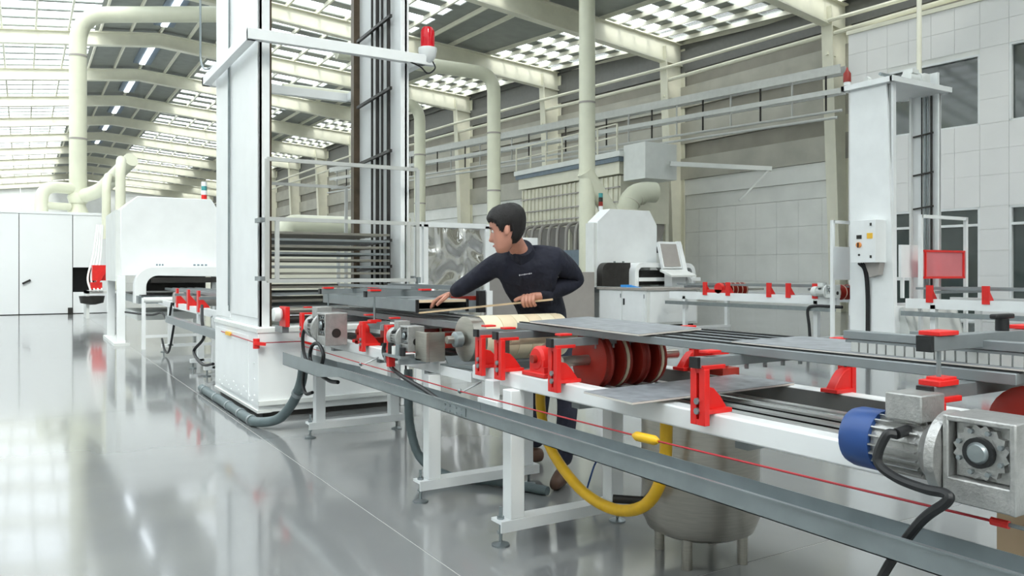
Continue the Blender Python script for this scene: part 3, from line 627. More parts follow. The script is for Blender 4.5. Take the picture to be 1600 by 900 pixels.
part(pk, 'drip_tray', MB().lathe([(.1,0),(.3,.05),(.34,.25),(.3,.25)], (2.35,26.3,.4)), M['dark'])
pk.location += pk_shift
# line between printer and tower
lf = thing('conveyor_frame', 'conveyor frame between the left printing machine and the white tower', 'conveyor', (2.5,12.6,0))
for x in (2.1,2.85): part(lf, 'rail', MB().box(x,x+.08,9.6,16.0,.76,.85), M['white'])
part(lf, 'cable_tray', MB().box(1.92,2.0,9.6,13.6,.56,.66), M['galv'])
for y in (10.9,11.9,14.6):
    for x in (2.1,2.85): part(lf, 'leg', MB().box(x,x+.08,y-.04,y+.04,.1,.78), M['white'])
    part(lf, 'foot_beam', MB().box(2.0,3.0,y-.04,y+.04,.08,.13), M['white'])
    for x in (2.04,2.92): part(lf, 'levelling_foot', MB().cyl((x,y,0),(x,y,.1),.012,n=8).cyl((x,y,0),(x,y,.012),.05,n=12), M['galv'])
for k in range(5): part(lf, 'belt_profile', MB().box(2.25+.13*k,2.29+.13*k,9.7,16,1.02,1.06), M['alum'])
for y in (11.2,13.2): part(lf, 'crossbar', MB().box(2.0,3.0,y,y+.04,.98,1.02), M['alum'])
part(lf, 'roller', MB().cyl((2.1,14.0,.9),(2.9,14.0,.9),.12), M['greybox'])
for y, l in ((13.6,'leftmost of three beside the left printer'),(12.6,'middle of three beside the left printer'),(11.8,'rightmost of three, near the tower edge')):
    copy_thing(tb, (2.14,y,.85), None, 'red belt bracket '+l)['group'] = 'red brackets behind the tower'
solo('cable', MB().tube(catmull([(1.6,16.1,.62),(1.9,15.2,.6),(2.0,14.6,.66),(2.05,14.2,.56),(2.06,13.9,.85)]),.018,6), M['black'], 'black cable sagging along the left printing machine', 'cable')
solo('cable', MB().tube(catmull([(2.05,14.9,.2),(2.0,14.2,.06),(1.98,13.6,.12),(2.03,13.4,.6)]),.018,6), M['black'], 'black cable looping near the floor by the left printing machine', 'cable')
solo('cable', MB().tube(catmull([(2.05,11.3,.9),(1.98,10.9,.72),(2.0,10.9,.5),(1.93,11.2,.3),(1.95,10.7,.18),(2.0,10.3,.22)]),.02,6), M['black'], 'black cable hanging at the back edge of the white tower', 'cable')
ws = thing('pipe_stand', 'low white stand with two posts in front of the left printing machine', 'stand', (2.2,15.2,0))
for x in (1.8,2.7): part(ws, 'post', MB().box(x-.03,x+.03,15.2,15.26,0,.9), M['white'])
part(ws, 'crossbar', MB().box(1.8,2.7,15.21,15.25,.2,.25), M['white']); part(ws, 'top_roller', MB().cyl((1.8,15.23,.86),(2.75,15.23,.86),.05), M['white2'])
sl = thing('signal_tower', 'small signal light stack above the left printing machine', 'lamp', (3.25,17.4,2.76))
for k, m in enumerate(('white','red','white','green','white')): part(sl, 'segment', MB().cyl((3.2,17.4,2.76+.09*k),(3.2,17.4,2.85+.09*k),.055), M[m])
sl2 = thing('signal_tower', 'small signal light on top of the right-hand hooded printer', 'lamp', (13.6,17.6,3.05))
for k, m in enumerate(('white','ored','dark','green')): part(sl2, 'segment', MB().cyl((13.65,17.6,3.05+.12*k),(13.65,17.6,3.17+.12*k),.06), M[m])

# ------------------------------------------------------------------ back right: dust collector, hoses, trays, silver film frame
dc = thing('dust_collector', 'large cream ribbed dust collector with railing on top along the right wall', 'dust collector', (20,26.7,0))
part(dc, 'body', MB().box(19,21.4,23.3,30.2,3.2,4.95), M['cream'])
for k in range(23): part(dc, 'rib', MB().box(18.93,19,23.4+.3*k,23.46+.3*k,3.2,4.95), M['cream'])
for z in (3.5,3.95,4.5): part(dc, 'band', MB().box(18.92,18.98,23.3,30.2,z,z+.05), M['greybox'])
part(dc, 'plenum', MB().box(18.85,21.4,23.2,30.25,5.0,5.45), M['cream']); part(dc, 'roof_band', MB().box(18.75,21.5,23.1,30.35,5.45,5.62), M['bluegrey']); part(dc, 'roof_plate', MB().box(18.7,21.5,23.0,30.4,5.62,5.82), M['white2'])
for k in range(7): part(dc, 'railing_post', MB().box(18.75,18.8,23.2+1.18*k,23.25+1.18*k,5.82,6.85), M['cream'])
for z in (6.35,6.82): part(dc, 'railing', MB().box(18.75,18.8,23.2,30.3,z,z+.04), M['cream'])
part(dc, 'hopper', MB().prism([(19,3.2),(21.4,3.2),(20.5,1.6),(19.9,1.6)],'y',23.4,30.1), M['greybox'])
for y in (23.4,26.7,30.0):
    for x in (19.05,21.25): part(dc, 'leg', MB().box(x,x+.15,y-.08,y+.08,0,3.2), M['cream'])
part(dc, 'access_box', MB().box(18.9,20.4,21.8,23.0,4.7,6.0), M['white2'])
for k in range(9):
    y = 23.9+.62*k
    part(dc, 'air_hose', MB().tube(catmull([(19,y,3.3),(18.5,y,3.25),(18.3,y,3.0),(18.25,y,2.2)]),.07,8), M['greybox'])
part(dc, 'manifold', MB().box(18.1,18.4,23.5,29.5,1.6,2.2), M['bluegrey'])
fr = thing('film_screen', 'crumpled silver film stretched in a white frame behind the man', 'screen', (4.6,8.9,0))
part(fr, 'post', MB().box(4.06,4.13,8.85,8.92,0,1.93), M['white']); part(fr, 'post', MB().box(4.16,4.22,8.85,8.92,0,1.93), M['white']); part(fr, 'post', MB().box(5.02,5.08,8.85,8.92,0,1.93), M['white'])
part(fr, 'top_rail', MB().box(4.06,5.08,8.85,8.92,1.9,1.96), M['white']); part(fr, 'film', MB().box(4.22,5.02,8.88,8.885,.4,1.9), M['film']); part(fr, 'bottom_rail', MB().box(4.06,5.08,8.86,8.91,.35,.41), M['white'])
gb = thing('grey_cabinet', 'low grey cabinet behind the man, beside the white two-door cabinet', 'cabinet', (11.3,17.4,0))
part(gb, 'body', MB().box(9.65,12.94,16.95,17.9,.05,1.35), M['greybox2'], bev=.01); part(gb, 'plinth', MB().box(9.7,12.9,17.0,17.85,0,.06), M['dark'])
wp = thing('white_cabinet', 'tall white cabinet rising behind the man, over the low grey cabinet', 'cabinet', (12.1,22,0)); part(wp, 'body', MB().box(11.6,14.2,21.6,22.6,.05,2.45), M['booth'], bev=.01); part(wp, 'door', MB().box(11.7,14.1,21.57,21.6,.1,2.4), M['booth']); part(wp, 'plinth', MB().box(11.7,14,21.7,22.5,0,.06), M['dark'])
co = solo('traffic_cone', MB().lathe([(.16,0),(.16,.03),(.11,.04),(.03,.62),(.01,.63)], (12.3,20.2,1.35)) if False else MB().lathe([(.2,0),(.2,.04),(.13,.05),(.03,.9),(.01,.92)], (14.3,21.0,0)), M['white'], 'pale cone standing behind the grey cabinet', 'cone')
def busway(name, lab, z0, z1, h):
    a, b = Vector((21.5,15.75,z0)), Vector((18.1,35.7,z1)); b = b+(b-a)*.6
    t = thing(name, lab, 'cable tray', tuple(a))
    part(t, 'side_rail', MB().bar(a,b,.05,h), M['alum2']); o = Vector((.35,.06,0)); part(t, 'side_rail', MB().bar(a+o,b+o,.05,h), M['alum2'])
    for k in range(28):
        p = a+(b-a)*(k+.5)/28; part(t, 'hanger', MB().bar(p+Vector((.17,0,0)),p+Vector((.17,0,-.55 if h < .2 else -.6)),.04,.05), M['alum2'] if k % 2 else M['dark'])
    return t
u1 = busway('cable_tray', 'upper galvanised cable tray high along the right wall', 7.62, 7.6, .28); u2 = busway('cable_tray', 'lower galvanised cable tray high along the right wall', 6.95, 7.0, .16)
for d, z in ((.1,6.35),(-.15,6.1)):
    part(u2, 'hung_pipe', MB().tube([(21.5+d,15.75,z),(18.1+d-2,35.7+12,z+.1)],.045,8), M['alum2'])
sb = thing('suspended_beam', 'pale horizontal beam on a wall strut right of the dust collector', 'beam', (20.5,19.5,5.2)); part(sb, 'beam', MB().bar((19.9,21.6,5.25),(22.9,19.6,5.05),.14,.16), M['white2']); part(sb, 'strut', MB().bar((22.8,19.65,5.0),(21.9,20.2,3.9),.06,.06), M['white2'])
mh = thing('metal_housing', 'cream louvered housing by the right wall behind the tower', 'machine', (13.7,33,0)); part(mh, 'body', MB().box(14.6,16.0,36.5,39,0,4.3), M['cream'])
for k in range(6): part(mh, 'louver', MB().box(14.56,14.6,36.5,39,1.2+.5*k,1.25+.5*k), M['greybox'])
part(mh, 'side_duct', MB().box(16.0,16.4,36.4,36.8,2.6,4.0), M['cream'])
lowd = thing('pipe_run', 'cream horizontal pipe bending down, seen through the tower', 'duct', (6.5,20,1.9))
part(lowd, 'pipe', MB().tube(elbow((9.5,23,2.75),(6.4,23,2.75),(6.4,23,0),.4),.26,16), M['duct']); part(lowd, 'pipe', MB().tube([(6.2,24.2,2.25),(3.4,24.2,2.2)],.2,14), M['duct'])
wk = thing('white_machine_block', 'white machine block seen through the tower shelves', 'machine', (5.5,20,0)); part(wk, 'body', MB().box(3.9,6.9,18.5,21,.0,1.98), M['cream'], bev=.02); part(wk, 'lid', MB().box(3.85,6.95,18.45,21.05,1.98,2.05), M['white2'])

# ------------------------------------------------------------------ main line: frames, tray, carriers
def leg_set(t, ys, xn, xf, top, feet=True):
    for y in ys:
        part(t, 'leg', MB().box(xn-.04,xn+.04,y-.04,y+.04,.13,top), M['white'], bev=.004)
        part(t, 'leg', MB().box(xf-.04,xf+.04,y-.04,y+.04,.13,top), M['white'], bev=.004)
        part(t, 'foot_beam', MB().box(xn-.1,xf+.08,y-.05,y+.05,.115,.13).box(xn-.1,xf+.08,y-.05,y-.042,.075,.115), M['white'])
        for x in (xn-.075, xf+.03):
            part(t, 'levelling_foot', MB().cyl((x,y,0),(x,y,.19),.009,n=8).lathe([(.045,0),(.045,.008),(.02,.018)], (x,y,0), 'z', 16).cyl((x,y,.13),(x,y,.145),.018,n=6).cyl((x,y,.06),(x,y,.072),.018,n=6), M['galv'])
fa = thing('conveyor_frame', 'near white conveyor frame carrying the tiles, right of the drum', 'conveyor', (2.5,2.0,0))
part(fa, 'rail', MB().box(2.1,2.18,.15,3.85,.765,.845), M['white'], bev=.008); part(fa, 'rail', MB().box(2.84,2.92,.15,3.75,.765,.855), M['white'], bev=.008); part(fa, 'rail_inner_strip', MB().box(2.832,2.839,.15,3.75,.77,.85), M['midgrey'])  # last part: thin grey strip over the far rail's inner side
leg_set(fa, (3.4,.75), 2.09, 2.72, .765)
for k, x in enumerate((2.26,2.37,2.48,2.59,2.70)): part(fa, 'return_belt', MB().box(x-.022,x+.022,.2,3.7,.80,.808), M['white2'])
for x in (2.315,2.425,2.535,2.645): part(fa, 'dark_gap_strip', MB().box(x-.032,x+.032,.2,3.7,.775,.79), M['black'])  # black strips paint the shade in the gaps between the belts
for y in (.9,2.0,3.0): part(fa, 'crossmember', MB().box(2.18,2.84,y-.03,y+.03,.72,.77), M['alum'])
part(fa, 'drop_bracket', MB().box(2.06,2.1,3.55,3.64,.69,.79).box(2.05,2.2,3.5,3.7,.66,.69), M['white'], bev=.003)
fb = thing('conveyor_frame', 'white conveyor frame between the drum and the tower', 'conveyor', (2.5,5.6,0))
part(fb, 'rail', MB().box(2.1,2.18,4.25,6.95,.745,.825), M['white'], bev=.008); part(fb, 'rail', MB().box(2.84,2.92,4.75,6.95,.745,.845), M['white'], bev=.008)
leg_set(fb, (4.29,6.4), 2.07, 2.72, .745)
for y in (4.6,5.4,6.4): part(fb, 'crossmember', MB().box(2.18,2.84,y-.03,y+.03,.7,.75), M['alum'])
for x in (2.3,2.45,2.6,2.75): part(fb, 'belt_profile', MB().box(x-.025,x+.025,4.35,7.1,1.0,1.04), M['alum'])
for x in (2.37,2.53,2.68): part(fb, 'dark_gap_strip', MB().box(x-.03,x+.03,4.4,7.0,.77,.8), M['dark'])  # dark strips in the gaps, as on the near frame
for y in (5.0,6.2): part(fb, 'crossbar', MB().box(2.04,2.95,y-.02,y+.02,.96,1.0), M['alum'])
part(fb, 'red_tie', MB().box(2.3,2.8,4.8,4.86,.84,.94).box(2.3,2.8,5.6,5.66,.84,.94), M['ored'])
for y in (4.8,5.6): part(fb, 'tie_foot', MB().box(2.8,2.9,y,y+.06,.84,.94).box(2.1,2.3,y,y+.06,.82,.86), M['ored'])
# cable tray
ct = thing('cable_tray', 'galvanised open cable tray running along the front of the conveyor', 'cable tray', (1.87,2.7,.65))
for y0, y1 in ((-.3,3.48),(3.484,5.15)):
    part(ct, 'tray_channel', MB().box(1.8,1.803,y0,y1,.65,.71).box(1.8,1.95,y0,y1,.65,.653).box(1.947,1.95,y0,y1,.65,.70).box(1.79,1.803,y0,y1,.708,.712), M['galv'])
part(ct, 'joint_plate', MB().box(1.796,1.8,3.36,3.6,.66,.70), M['galv'])
jb = MB()
for y in (3.4,3.45,3.52,3.57):
    for z in (.668,.692): jb.cyl((1.79,y,z),(1.797,y,z),.006,n=8)
part(ct, 'bolt', jb, M['galv'])
for y in (.75,3.4,4.29): part(ct, 'tray_arm', MB().box(1.85,2.05,y-.02,y+.02,.635,.65), M['white'])
part(ct, 'dropped_section', MB().add([(1.8,5.15,.65),(1.95,5.15,.65),(1.95,5.6,.6),(1.8,5.6,.6),(1.8,5.15,.71),(1.95,5.15,.71),(1.95,5.6,.7),(1.8,5.6,.7)],[(0,1,2,3),(0,4,7,3),(1,2,6,5)]), M['galv'])
part(ct, 'tray_channel', MB().box(1.8,1.803,5.6,6.5,.6,.7).box(1.8,1.95,5.6,6.5,.6,.603).box(1.947,1.95,5.6,6.5,.6,.7), M['galv'])
# belt carrier
bc = thing('belt_carrier', 'grey belt profiles and crossbars on top of the near conveyor', 'conveyor', (2.45,2.4,.845))
for x in (2.27,2.38,2.49,2.6,2.7):
    p = part(bc, 'belt_profile', MB().box(x-.024,x+.024,1.11,3.62,1.048,1.08), M['alum'], bev=.003)
    part(p, 'belt', MB().box(x-.009,x+.009,1.11,3.62,1.081,1.086), M['black'])
def crossbar(y, z0, z1, x0=2.03, x1=2.98, par=bc):
    p = part(par, 'crossbar', MB().box(x0+.012,x1,y-.02,y+.02,z0,z1), M['alum'], bev=.002)
    part(p, 'end_cap', MB().box(x0,x0+.014,y-.021,y+.021,z0-.001,z1+.001), M['black'])
for y in (2.085,3.0,3.49,3.69): crossbar(y,1.01,1.047)
crossbar(1.235,1.01,1.047); crossbar(1.235,1.14,1.18)
sc = MB()
for x in (2.3,2.4,2.5,2.6,2.69):
    for y in (2.085,3.0): sc.cyl((x,y,.99),(x,y,1.012),.008,n=8)
part(bc, 'screw', sc, M['galv'])
part(bc, 'threaded_rod', MB().cyl((2.1,1.235,1.045),(2.1,1.235,1.14),.006,n=8).cyl((2.1,1.235,1.05),(2.1,1.235,1.06),.012,n=6), M['galv'])
for x in (2.1, 2.56): part(bc, 'red_cap', MB().box(x-.045,x+.045,1.205,1.265,1.181,1.193), M['red'], bev=.002)
part(bc, 'red_cap', MB().box(2.055,2.145,1.205,1.265,1.047,1.062), M['red'], bev=.002)
hd = thing('hold_down_guide', 'grey hold-down guide with a row of white comb tabs over the second tile', 'guide', (2.3,1.3,1.09))
part(hd, 'guide_bar', MB().box(2.28,2.32,.75,1.66,1.134,1.16), M['alum'], bev=.002); part(hd, 'guide_bar', MB().box(2.285,2.315,.75,1.655,1.122,1.132), M['alum']); part(hd, 'guide_bar', MB().box(2.55,2.59,.75,1.6,1.124,1.15), M['alum'])
part(hd, 'spacer', MB().box(2.32,2.55,.8,.83,1.124,1.14).box(2.29,2.31,.8,.82,1.118,1.126), M['alum'])
for k in range(26): part(hd, 'comb_tab', MB().box(2.280,2.29,.83+.031*k,.855+.031*k,1.0935,1.124), M['alum2'])
tk = thing('clamp_knob', 'black T-shaped clamp knob standing on the grey guide at the right', 'knob', (2.45,1.24,1.18)); part(tk, 'stem', MB().cyl((2.42,1.235,1.18),(2.42,1.235,1.215),.018), M['black']); part(tk, 'handle', MB().bar((2.37,1.235,1.222),(2.47,1.235,1.222),.022,.014), M['black'], bev=.004)
# red slotted brackets
def bracket(label, loc, rz=0, h=.2, group='red slotted brackets of the near conveyor'):
    t = thing('belt_bracket', label, 'bracket', loc, rz, group); P = lambda n, mb, m, **k: part(t, n, mb, m, local=True, **k)
    P('upright', MB().box(-.05,-.025,-.036,-.007,-.04,h-.03).box(-.05,-.025,.007,.036,-.04,h-.03).box(-.05,-.025,-.007,.007,-.04,-.02).box(-.05,-.025,-.007,.007,h-.045,h-.03), M['red'], bev=.002)
    P('slot_dark', MB().box(-.028,-.026,-.007,.007,-.02,h-.045), M['black'])  # black strip paints the shaded depth of the slot
    P('gusset', MB().prism([(-.026,0),(.085,0),(.08,.022),(.05,.06),(.02,.088),(-.026,.1)],'y',-.012,.03), M['red'], bev=.003)
    P('gusset_foot', MB().box(-.026,.088,-.035,.045,0,.016), M['red'], bev=.002)
    P('clamp_tab', MB().box(-.05,.06,-.03,.03,h-.032,h-.017), M['red'], bev=.002); P('clamp_tab', MB().box(-.02,.045,-.024,.024,h+.024,h+.034), M['red'], bev=.002)
    for z in (.01,.045): P('bolt', MB().cyl((-.058,0,z),(-.048,0,z),.012,n=8), M['galv'])
    return t
b0 = bracket('large red slotted bracket holding a crossbar end beside the lower tile, nearest to the camera', (2.1,2.085,.845), 0, .19)
for y, z, l in ((3.0,.845,'red slotted bracket in front of the big red pulleys'),(3.49,.845,'right one of two close red slotted brackets beside the drum'),(3.69,.845,'left one of two close red slotted brackets beside the drum'),
             (1.235,.845,'red slotted bracket behind the blue fan motor at the right'),(5.41,.825,'red slotted bracket between the two small grey motors'),(6.85,.825,'red slotted bracket at the corner nearest the white tower'),(4.95,.825,'red slotted bracket just left of the drum motor')):
    copy_thing(b0, (2.1,y,z), 0, l)
for y, l in ((2.12,'red bracket on the far rail facing away, over the grey far rail'),(3.0,'red bracket on the far rail behind the large near bracket'),(1.2,'red bracket on the far rail hidden behind the blue fan motor'),(5.4,'red bracket on the far rail below the hold-down beam')):
    copy_thing(b0, (2.9,y,.855 if y < 4 else .845), math.pi, l)
# pulleys, bearings
pulley_set('large orange-red pulleys with cream belts under the upper grey tile', 3.06, [2.325,2.435,2.545,2.65], .138, .932, shaft=(2.14,2.86))
pulley_set('orange-red pulley at the right edge behind the gearbox', 1.1, [2.325,2.435], .115, .93, shaft=(2.14,2.86))
pulley_set('red pulleys with a cream belt left of the drum', 5.15, [2.3,2.5,2.7], .12, .9, shaft=(2.14,2.86))
for y, l in ((3.24,'red bearing housing between the brackets and the big pulleys'),(5.62,'red bearing housing between the small grey motors')):
    z = .845 if y < 4 else .825
    t = thing('bearing_housing', l, 'bearing', (2.14,y,z))
    part(t, 'base', MB().box(2.1,2.2,y-.1,y+.1,z,z+.022), M['red'], bev=.004); part(t, 'housing', MB().lathe([(.03,-.035),(.05,-.033),(.062,-.02),(.062,.02),(.05,.033),(.03,.035)], (2.15,y,z+.085), 'x', 24).box(2.12,2.18,y-.06,y+.06,z+.02,z+.085), M['red'], bev=.003)
    part(t, 'grease_cap', MB().cyl((2.095,y,z+.085),(2.12,y,z+.085),.02), M['ored']); part(t, 'clamp_ear', MB().box(2.11,2.2,y-.085,y-.062,z+.02,z+.05), M['red'])
t = thing('bearing_housing', 'red bearing on the far rail behind the big pulleys', 'bearing', (2.88,3.0,.855)); part(t, 'base', MB().box(2.84,2.95,2.72,2.95,.855,.89), M['ored']); part(t, 'housing', MB().box(2.82,2.93,2.76,2.9,.89,.99), M['red'], bev=.01)
# triangular guard by the pulleys
tg = solo('corner_plate', MB().prism([(3.26,.86),(3.43,.93),(3.28,1.0)],'x',2.2,2.206).prism([(3.26,.846),(3.30,.846),(3.30,.87),(3.26,.87)],'x',2.185,2.206), M['steel'], 'small triangular steel corner plate behind the paired red brackets', 'plate')
# drum with coloured bands
dr = thing('drum_roller', 'large drum wrapped in cream and tan bands in front of the man', 'drum', (2.5,4.06,.76))
part(dr, 'drum', MB().lathe([(.03,-.005),(.112,0),(.13,.006),(.13,.085)], (2.16,4.06,.965), 'x', 36), M['steel'])
xs = [2.245,2.36,2.46,2.55,2.64,2.74,2.8]
for k, (a, b) in enumerate(zip(xs, xs[1:])): part(dr, 'belt_band', MB().lathe([(.12,0),(.132,.002),(.132,b-a-.002),(.12,b-a)], (a,4.06,.965), 'x', 36), M['belt2' if k % 2 else 'belt'])
part(dr, 'drum', MB().cyl((2.24,4.06,.965),(2.82,4.06,.965),.1285,n=36), M['belt'])
part(dr, 'shaft', MB().cyl((2.05,4.06,.965),(2.9,4.06,.965),.022), M['steel']); part(dr, 'coupling', MB().lathe([(.03,0),(.045,.01),(.045,.05),(.03,.06)], (2.09,4.06,.965), 'x', 20), M['galv'])
part(dr, 'trough', MB().prism([(3.86,.84),(3.92,.79),(4.2,.79),(4.26,.84),(4.262,.85),(4.2,.795+.01),(3.92,.805),(3.862,.85)],'x',2.14,2.8), M['alum'])
part(dr, 'support', MB().box(2.1,2.16,3.86,4.24,.745,.80), M['white']); part(dr, 'support', MB().box(2.78,2.84,3.86,4.24,.745,.80), M['white']); part(dr, 'under_bracket', MB().bar((2.12,3.82,.83),(2.12,4.3,.80),.03,.012), M['galv'])
r2 = thing('small_roller', 'slim cream roller lying between the drum and the pulleys', 'roller', (2.5,3.76,.93)); part(r2, 'roller', MB().cyl((2.22,3.66,.99),(2.78,3.66,.99),.032,n=18), M['belt2']); part(r2, 'shaft', MB().cyl((2.15,3.66,.99),(2.86,3.66,.99),.012), M['steel']); part(r2, 'holder', MB().box(2.17,2.2,3.62,3.7,.845,1.0).box(2.82,2.85,3.62,3.7,.855,1.0), M['steel'])
# motors
motor('large grey gear motor with blue fan cover in the right foreground', (1.985,1.03,.905))
m2 = motor('small grey gear motor driving the drum', (2.0,4.42,.955), 0, 'cast', 'cast', .72)
m3 = motor('grey gear motor with a coiled black cable, nearest the tower', (1.99,5.85,.93), 0, 'cast', 'cast', 1.15)
mp = thing('motor_plate', 'brown-grey steel plate between the drum and its motor', 'plate', (2.05,4.28,.74)); part(mp, 'plate', MB().box(1.98,2.0,4.18,4.33,.83,1.0), M['steel'], bev=.002); part(mp, 'flange', MB().box(2.0,2.1,4.18,4.2,.83,1.0), M['steel']); part(mp, 'foot', MB().box(1.98,2.16,4.26,4.33,.825,.84), M['galv'])
wb = thing('valve_block', 'cluster of small valves and fittings under the drum motor', 'valve', (1.98,4.5,.75))
for k in range(4): part(wb, 'valve', MB().cyl((1.93,4.4+.06*k,.85),(1.93,4.4+.06*k,.9+.015*(k%2)),.018,n=10), M[('black','galv','white2','dark')[k]])
part(wb, 'rail', MB().box(1.9,1.96,4.36,4.64,.835,.85), M['galv']); part(wb, 'bracket', MB().box(1.9,2.1,4.38,4.4,.8,.835).box(1.9,2.1,4.6,4.62,.8,.835), M['galv']); part(wb, 'sensor', MB().box(1.91,1.95,4.56,4.6,.77,.835), M['red'])
# tiles
def tile(label, pts, z, th=.009):
    c = (sum(p[0] for p in pts)/len(pts), sum(p[1] for p in pts)/len(pts), z)
    t = thing('ceramic_tile', label, 'tile', c)
    part(t, 'tile_body', MB().prism(pts,'z',z,z+th-.002), M['tile_edge']); part(t, 'glazed_face', MB().prism([(c[0]+(p[0]-c[0])*.997,c[1]+(p[1]-c[1])*.997) for p in pts],'z',z+th-.002,z+th), M['tile'])
tile('large grey ceramic tile on the belts just right of the drum', [(2.16,2.53),(2.64,2.66),(2.76,3.68),(2.25,3.5)], 1.0865)
tile('second grey ceramic tile on the belts, running under the comb guide', [(2.26,1.0),(2.68,1.0),(2.68,2.14),(2.26,2.12)], 1.0865, .006)
tile('loose grey ceramic tile lying lower across the conveyor rails', [(1.93,2.3),(2.88,2.34),(2.88,2.68),(1.945,2.62)], .857)
# guides near the tower
hb = thing('hold_down_beam', 'grey open box beam with black end caps under the man\'s right hand', 'beam', (2.4,5.7,1.05))
part(hb, 'side_plate', MB().box(2.2,2.206,4.8,6.7,1.09,1.16), M['galv']); part(hb, 'side_plate', MB().box(2.574,2.58,4.8,6.7,1.09,1.16), M['galv']); part(hb, 'top_plate', MB().box(2.2,2.58,4.8,6.7,1.16,1.165), M['galv']); part(hb, 'slat', MB().box(2.21,2.57,4.83,6.7,1.10,1.106), M['steel'])
part(hb, 'end_cap', MB().box(2.195,2.215,4.785,4.8,1.085,1.168).box(2.565,2.585,4.785,4.8,1.085,1.168), M['black']); part(hb, 'front_strip', MB().box(2.215,2.565,4.79,4.8,1.148,1.166), M['belt2'])
for y in (5.3,6.3):
    p = part(hb, 'crossbar', MB().box(2.05,3.0,y-.02,y+.02,1.175,1.215), M['alum']); part(p, 'end_cap', MB().box(2.036,2.05,y-.021,y+.021,1.174,1.216), M['black'])
    for x in (2.11,2.5,2.85): part(hb, 'red_cap', MB().box(x-.04,x+.04,y-.03,y+.03,1.216,1.228), M['red'])
    part(hb, 'threaded_rod', MB().cyl((2.11,y,1.0),(2.11,y,1.175),.007,n=8), M['galv'])
    part(hb, 'red_cap', MB().box(2.07,2.15,y-.03,y+.03,1.0,1.015), M['red'])
part(hb, 'long_bar', MB().box(2.3,2.34,5.1,6.6,1.23,1.25).box(2.75,2.79,5.0,6.6,1.216,1.25), M['alum'])
h2 = thing('hold_down_beam', 'second dark open beam with white and black end plates left of the man', 'beam', (2.85,5.8,1.04)); part(h2, 'beam', MB().box(2.66,2.98,5.22,6.6,1.05,1.07).box(2.66,2.67,5.22,6.6,1.07,1.17).box(2.97,2.98,5.22,6.6,1.07,1.17), M['alum'])
part(h2, 'end_plate', MB().box(2.95,3.0,5.18,5.22,1.03,1.21), M['white']); part(h2, 'end_plate', MB().box(2.88,2.94,5.18,5.22,1.05,1.21), M['black']); part(h2, 'cross_slat', MB().box(2.67,2.97,5.25,5.3,1.14,1.17), M['ored'])
rl = thing('infeed_roller', 'steel infeed roller with red end bracket at the tower mouth', 'roller', (2.6,7.28,.9))
part(rl, 'roller', MB().cyl((2.03,7.2,1.0),(3.1,7.2,1.0),.035,n=16), M['steel']); part(rl, 'roller', MB().cyl((2.03,7.22,.92),(3.1,7.22,.92),.035,n=16), M['dark']); part(rl, 'end_bracket', MB().box(1.99,2.03,7.1,7.3,.86,1.04), M['red'], bev=.004); part(rl, 'end_cover', MB().lathe([(.02,0),(.06,.01),(.065,.06),(.05,.08)], (1.9,7.2,.97), 'x', 18), M['white2']); part(rl, 'mount', MB().box(2.0,2.06,7.24,7.48,.8,.86), M['alum']); part(rl, 'mount', MB().box(2.9,3.0,7.14,7.48,.8,.88), M['alum'])
pc = thing('photo_sensor', 'small black and white sensor at the lower right corner of the tower guard frame', 'sensor', (3.36,7.2,1.05)); part(pc, 'housing', MB().box(3.33,3.4,7.17,7.24,1.08,1.17), M['black']); part(pc, 'cap', MB().cyl((3.365,7.205,1.17),(3.365,7.205,1.24),.035), M['white']); part(pc, 'bracket', MB().box(3.34,3.37,7.24,7.3,1.05,1.3), M['galv'])
# emergency rope
rp = thing('emergency_rope', 'thin red emergency pull rope stretched along the front of the conveyor', 'rope', (1.97,3.8,.7))
part(rp, 'rope', MB().tube([(1.97,.98,.758),(1.97,2.2,.735),(1.97,3.8,.72),(1.97,5.2,.728),(1.97,6.55,.742)],.0035,6), M['rope'])
part(rp, 'rope_clamp', MB().cyl((1.97,.99,.7575),(1.97,1.03,.757),.010,n=8), M['red']); part(rp, 'eye', MB().lathe([(.018,-.003),(.022,0),(.018,.003)], (1.97,.93,.758), 'x', 14).cyl((1.97,.94,.758),(1.97,1.0,.758),.005,n=6), M['galv'])
part(rp, 'pull_switch', MB().tube([(1.97,2.2,.735),(1.97,2.22,.735),(1.97,2.32,.733),(1.97,2.34,.733)],[.008,.018,.018,.008],10), M['yellow'])
for y in (3.75,5.2): part(rp, 'eye_bolt', MB().cyl((1.97,y,.71),(2.1,y,.76),.005,n=6).ball((1.97,y,.722),.012,8,6), M['galv'])
r3 = thing('emergency_rope', 'red pull rope with two red handles around the white tower base', 'rope', (1.83,7.44,.7))
part(r3, 'rope', MB().tube([(1.83,9.0,.71),(1.825,7.46,.70),(2.0,7.44,.70),(2.3,7.43,.70)],.005,6), M['rope']); part(r3, 'handle', MB().cyl((1.825,7.46,.65),(1.825,7.46,.74),.03,n=10).bar((1.8,7.44,.70),(1.9,7.42,.69),.04,.03), M['red']); part(r3, 'handle', MB().bar((2.25,7.42,.71),(2.34,7.42,.68),.05,.05), M['red']); part(r3, 'tag', MB().bar((1.828,8.55,.71),(1.828,8.75,.71),.02,.035), M['yel'])
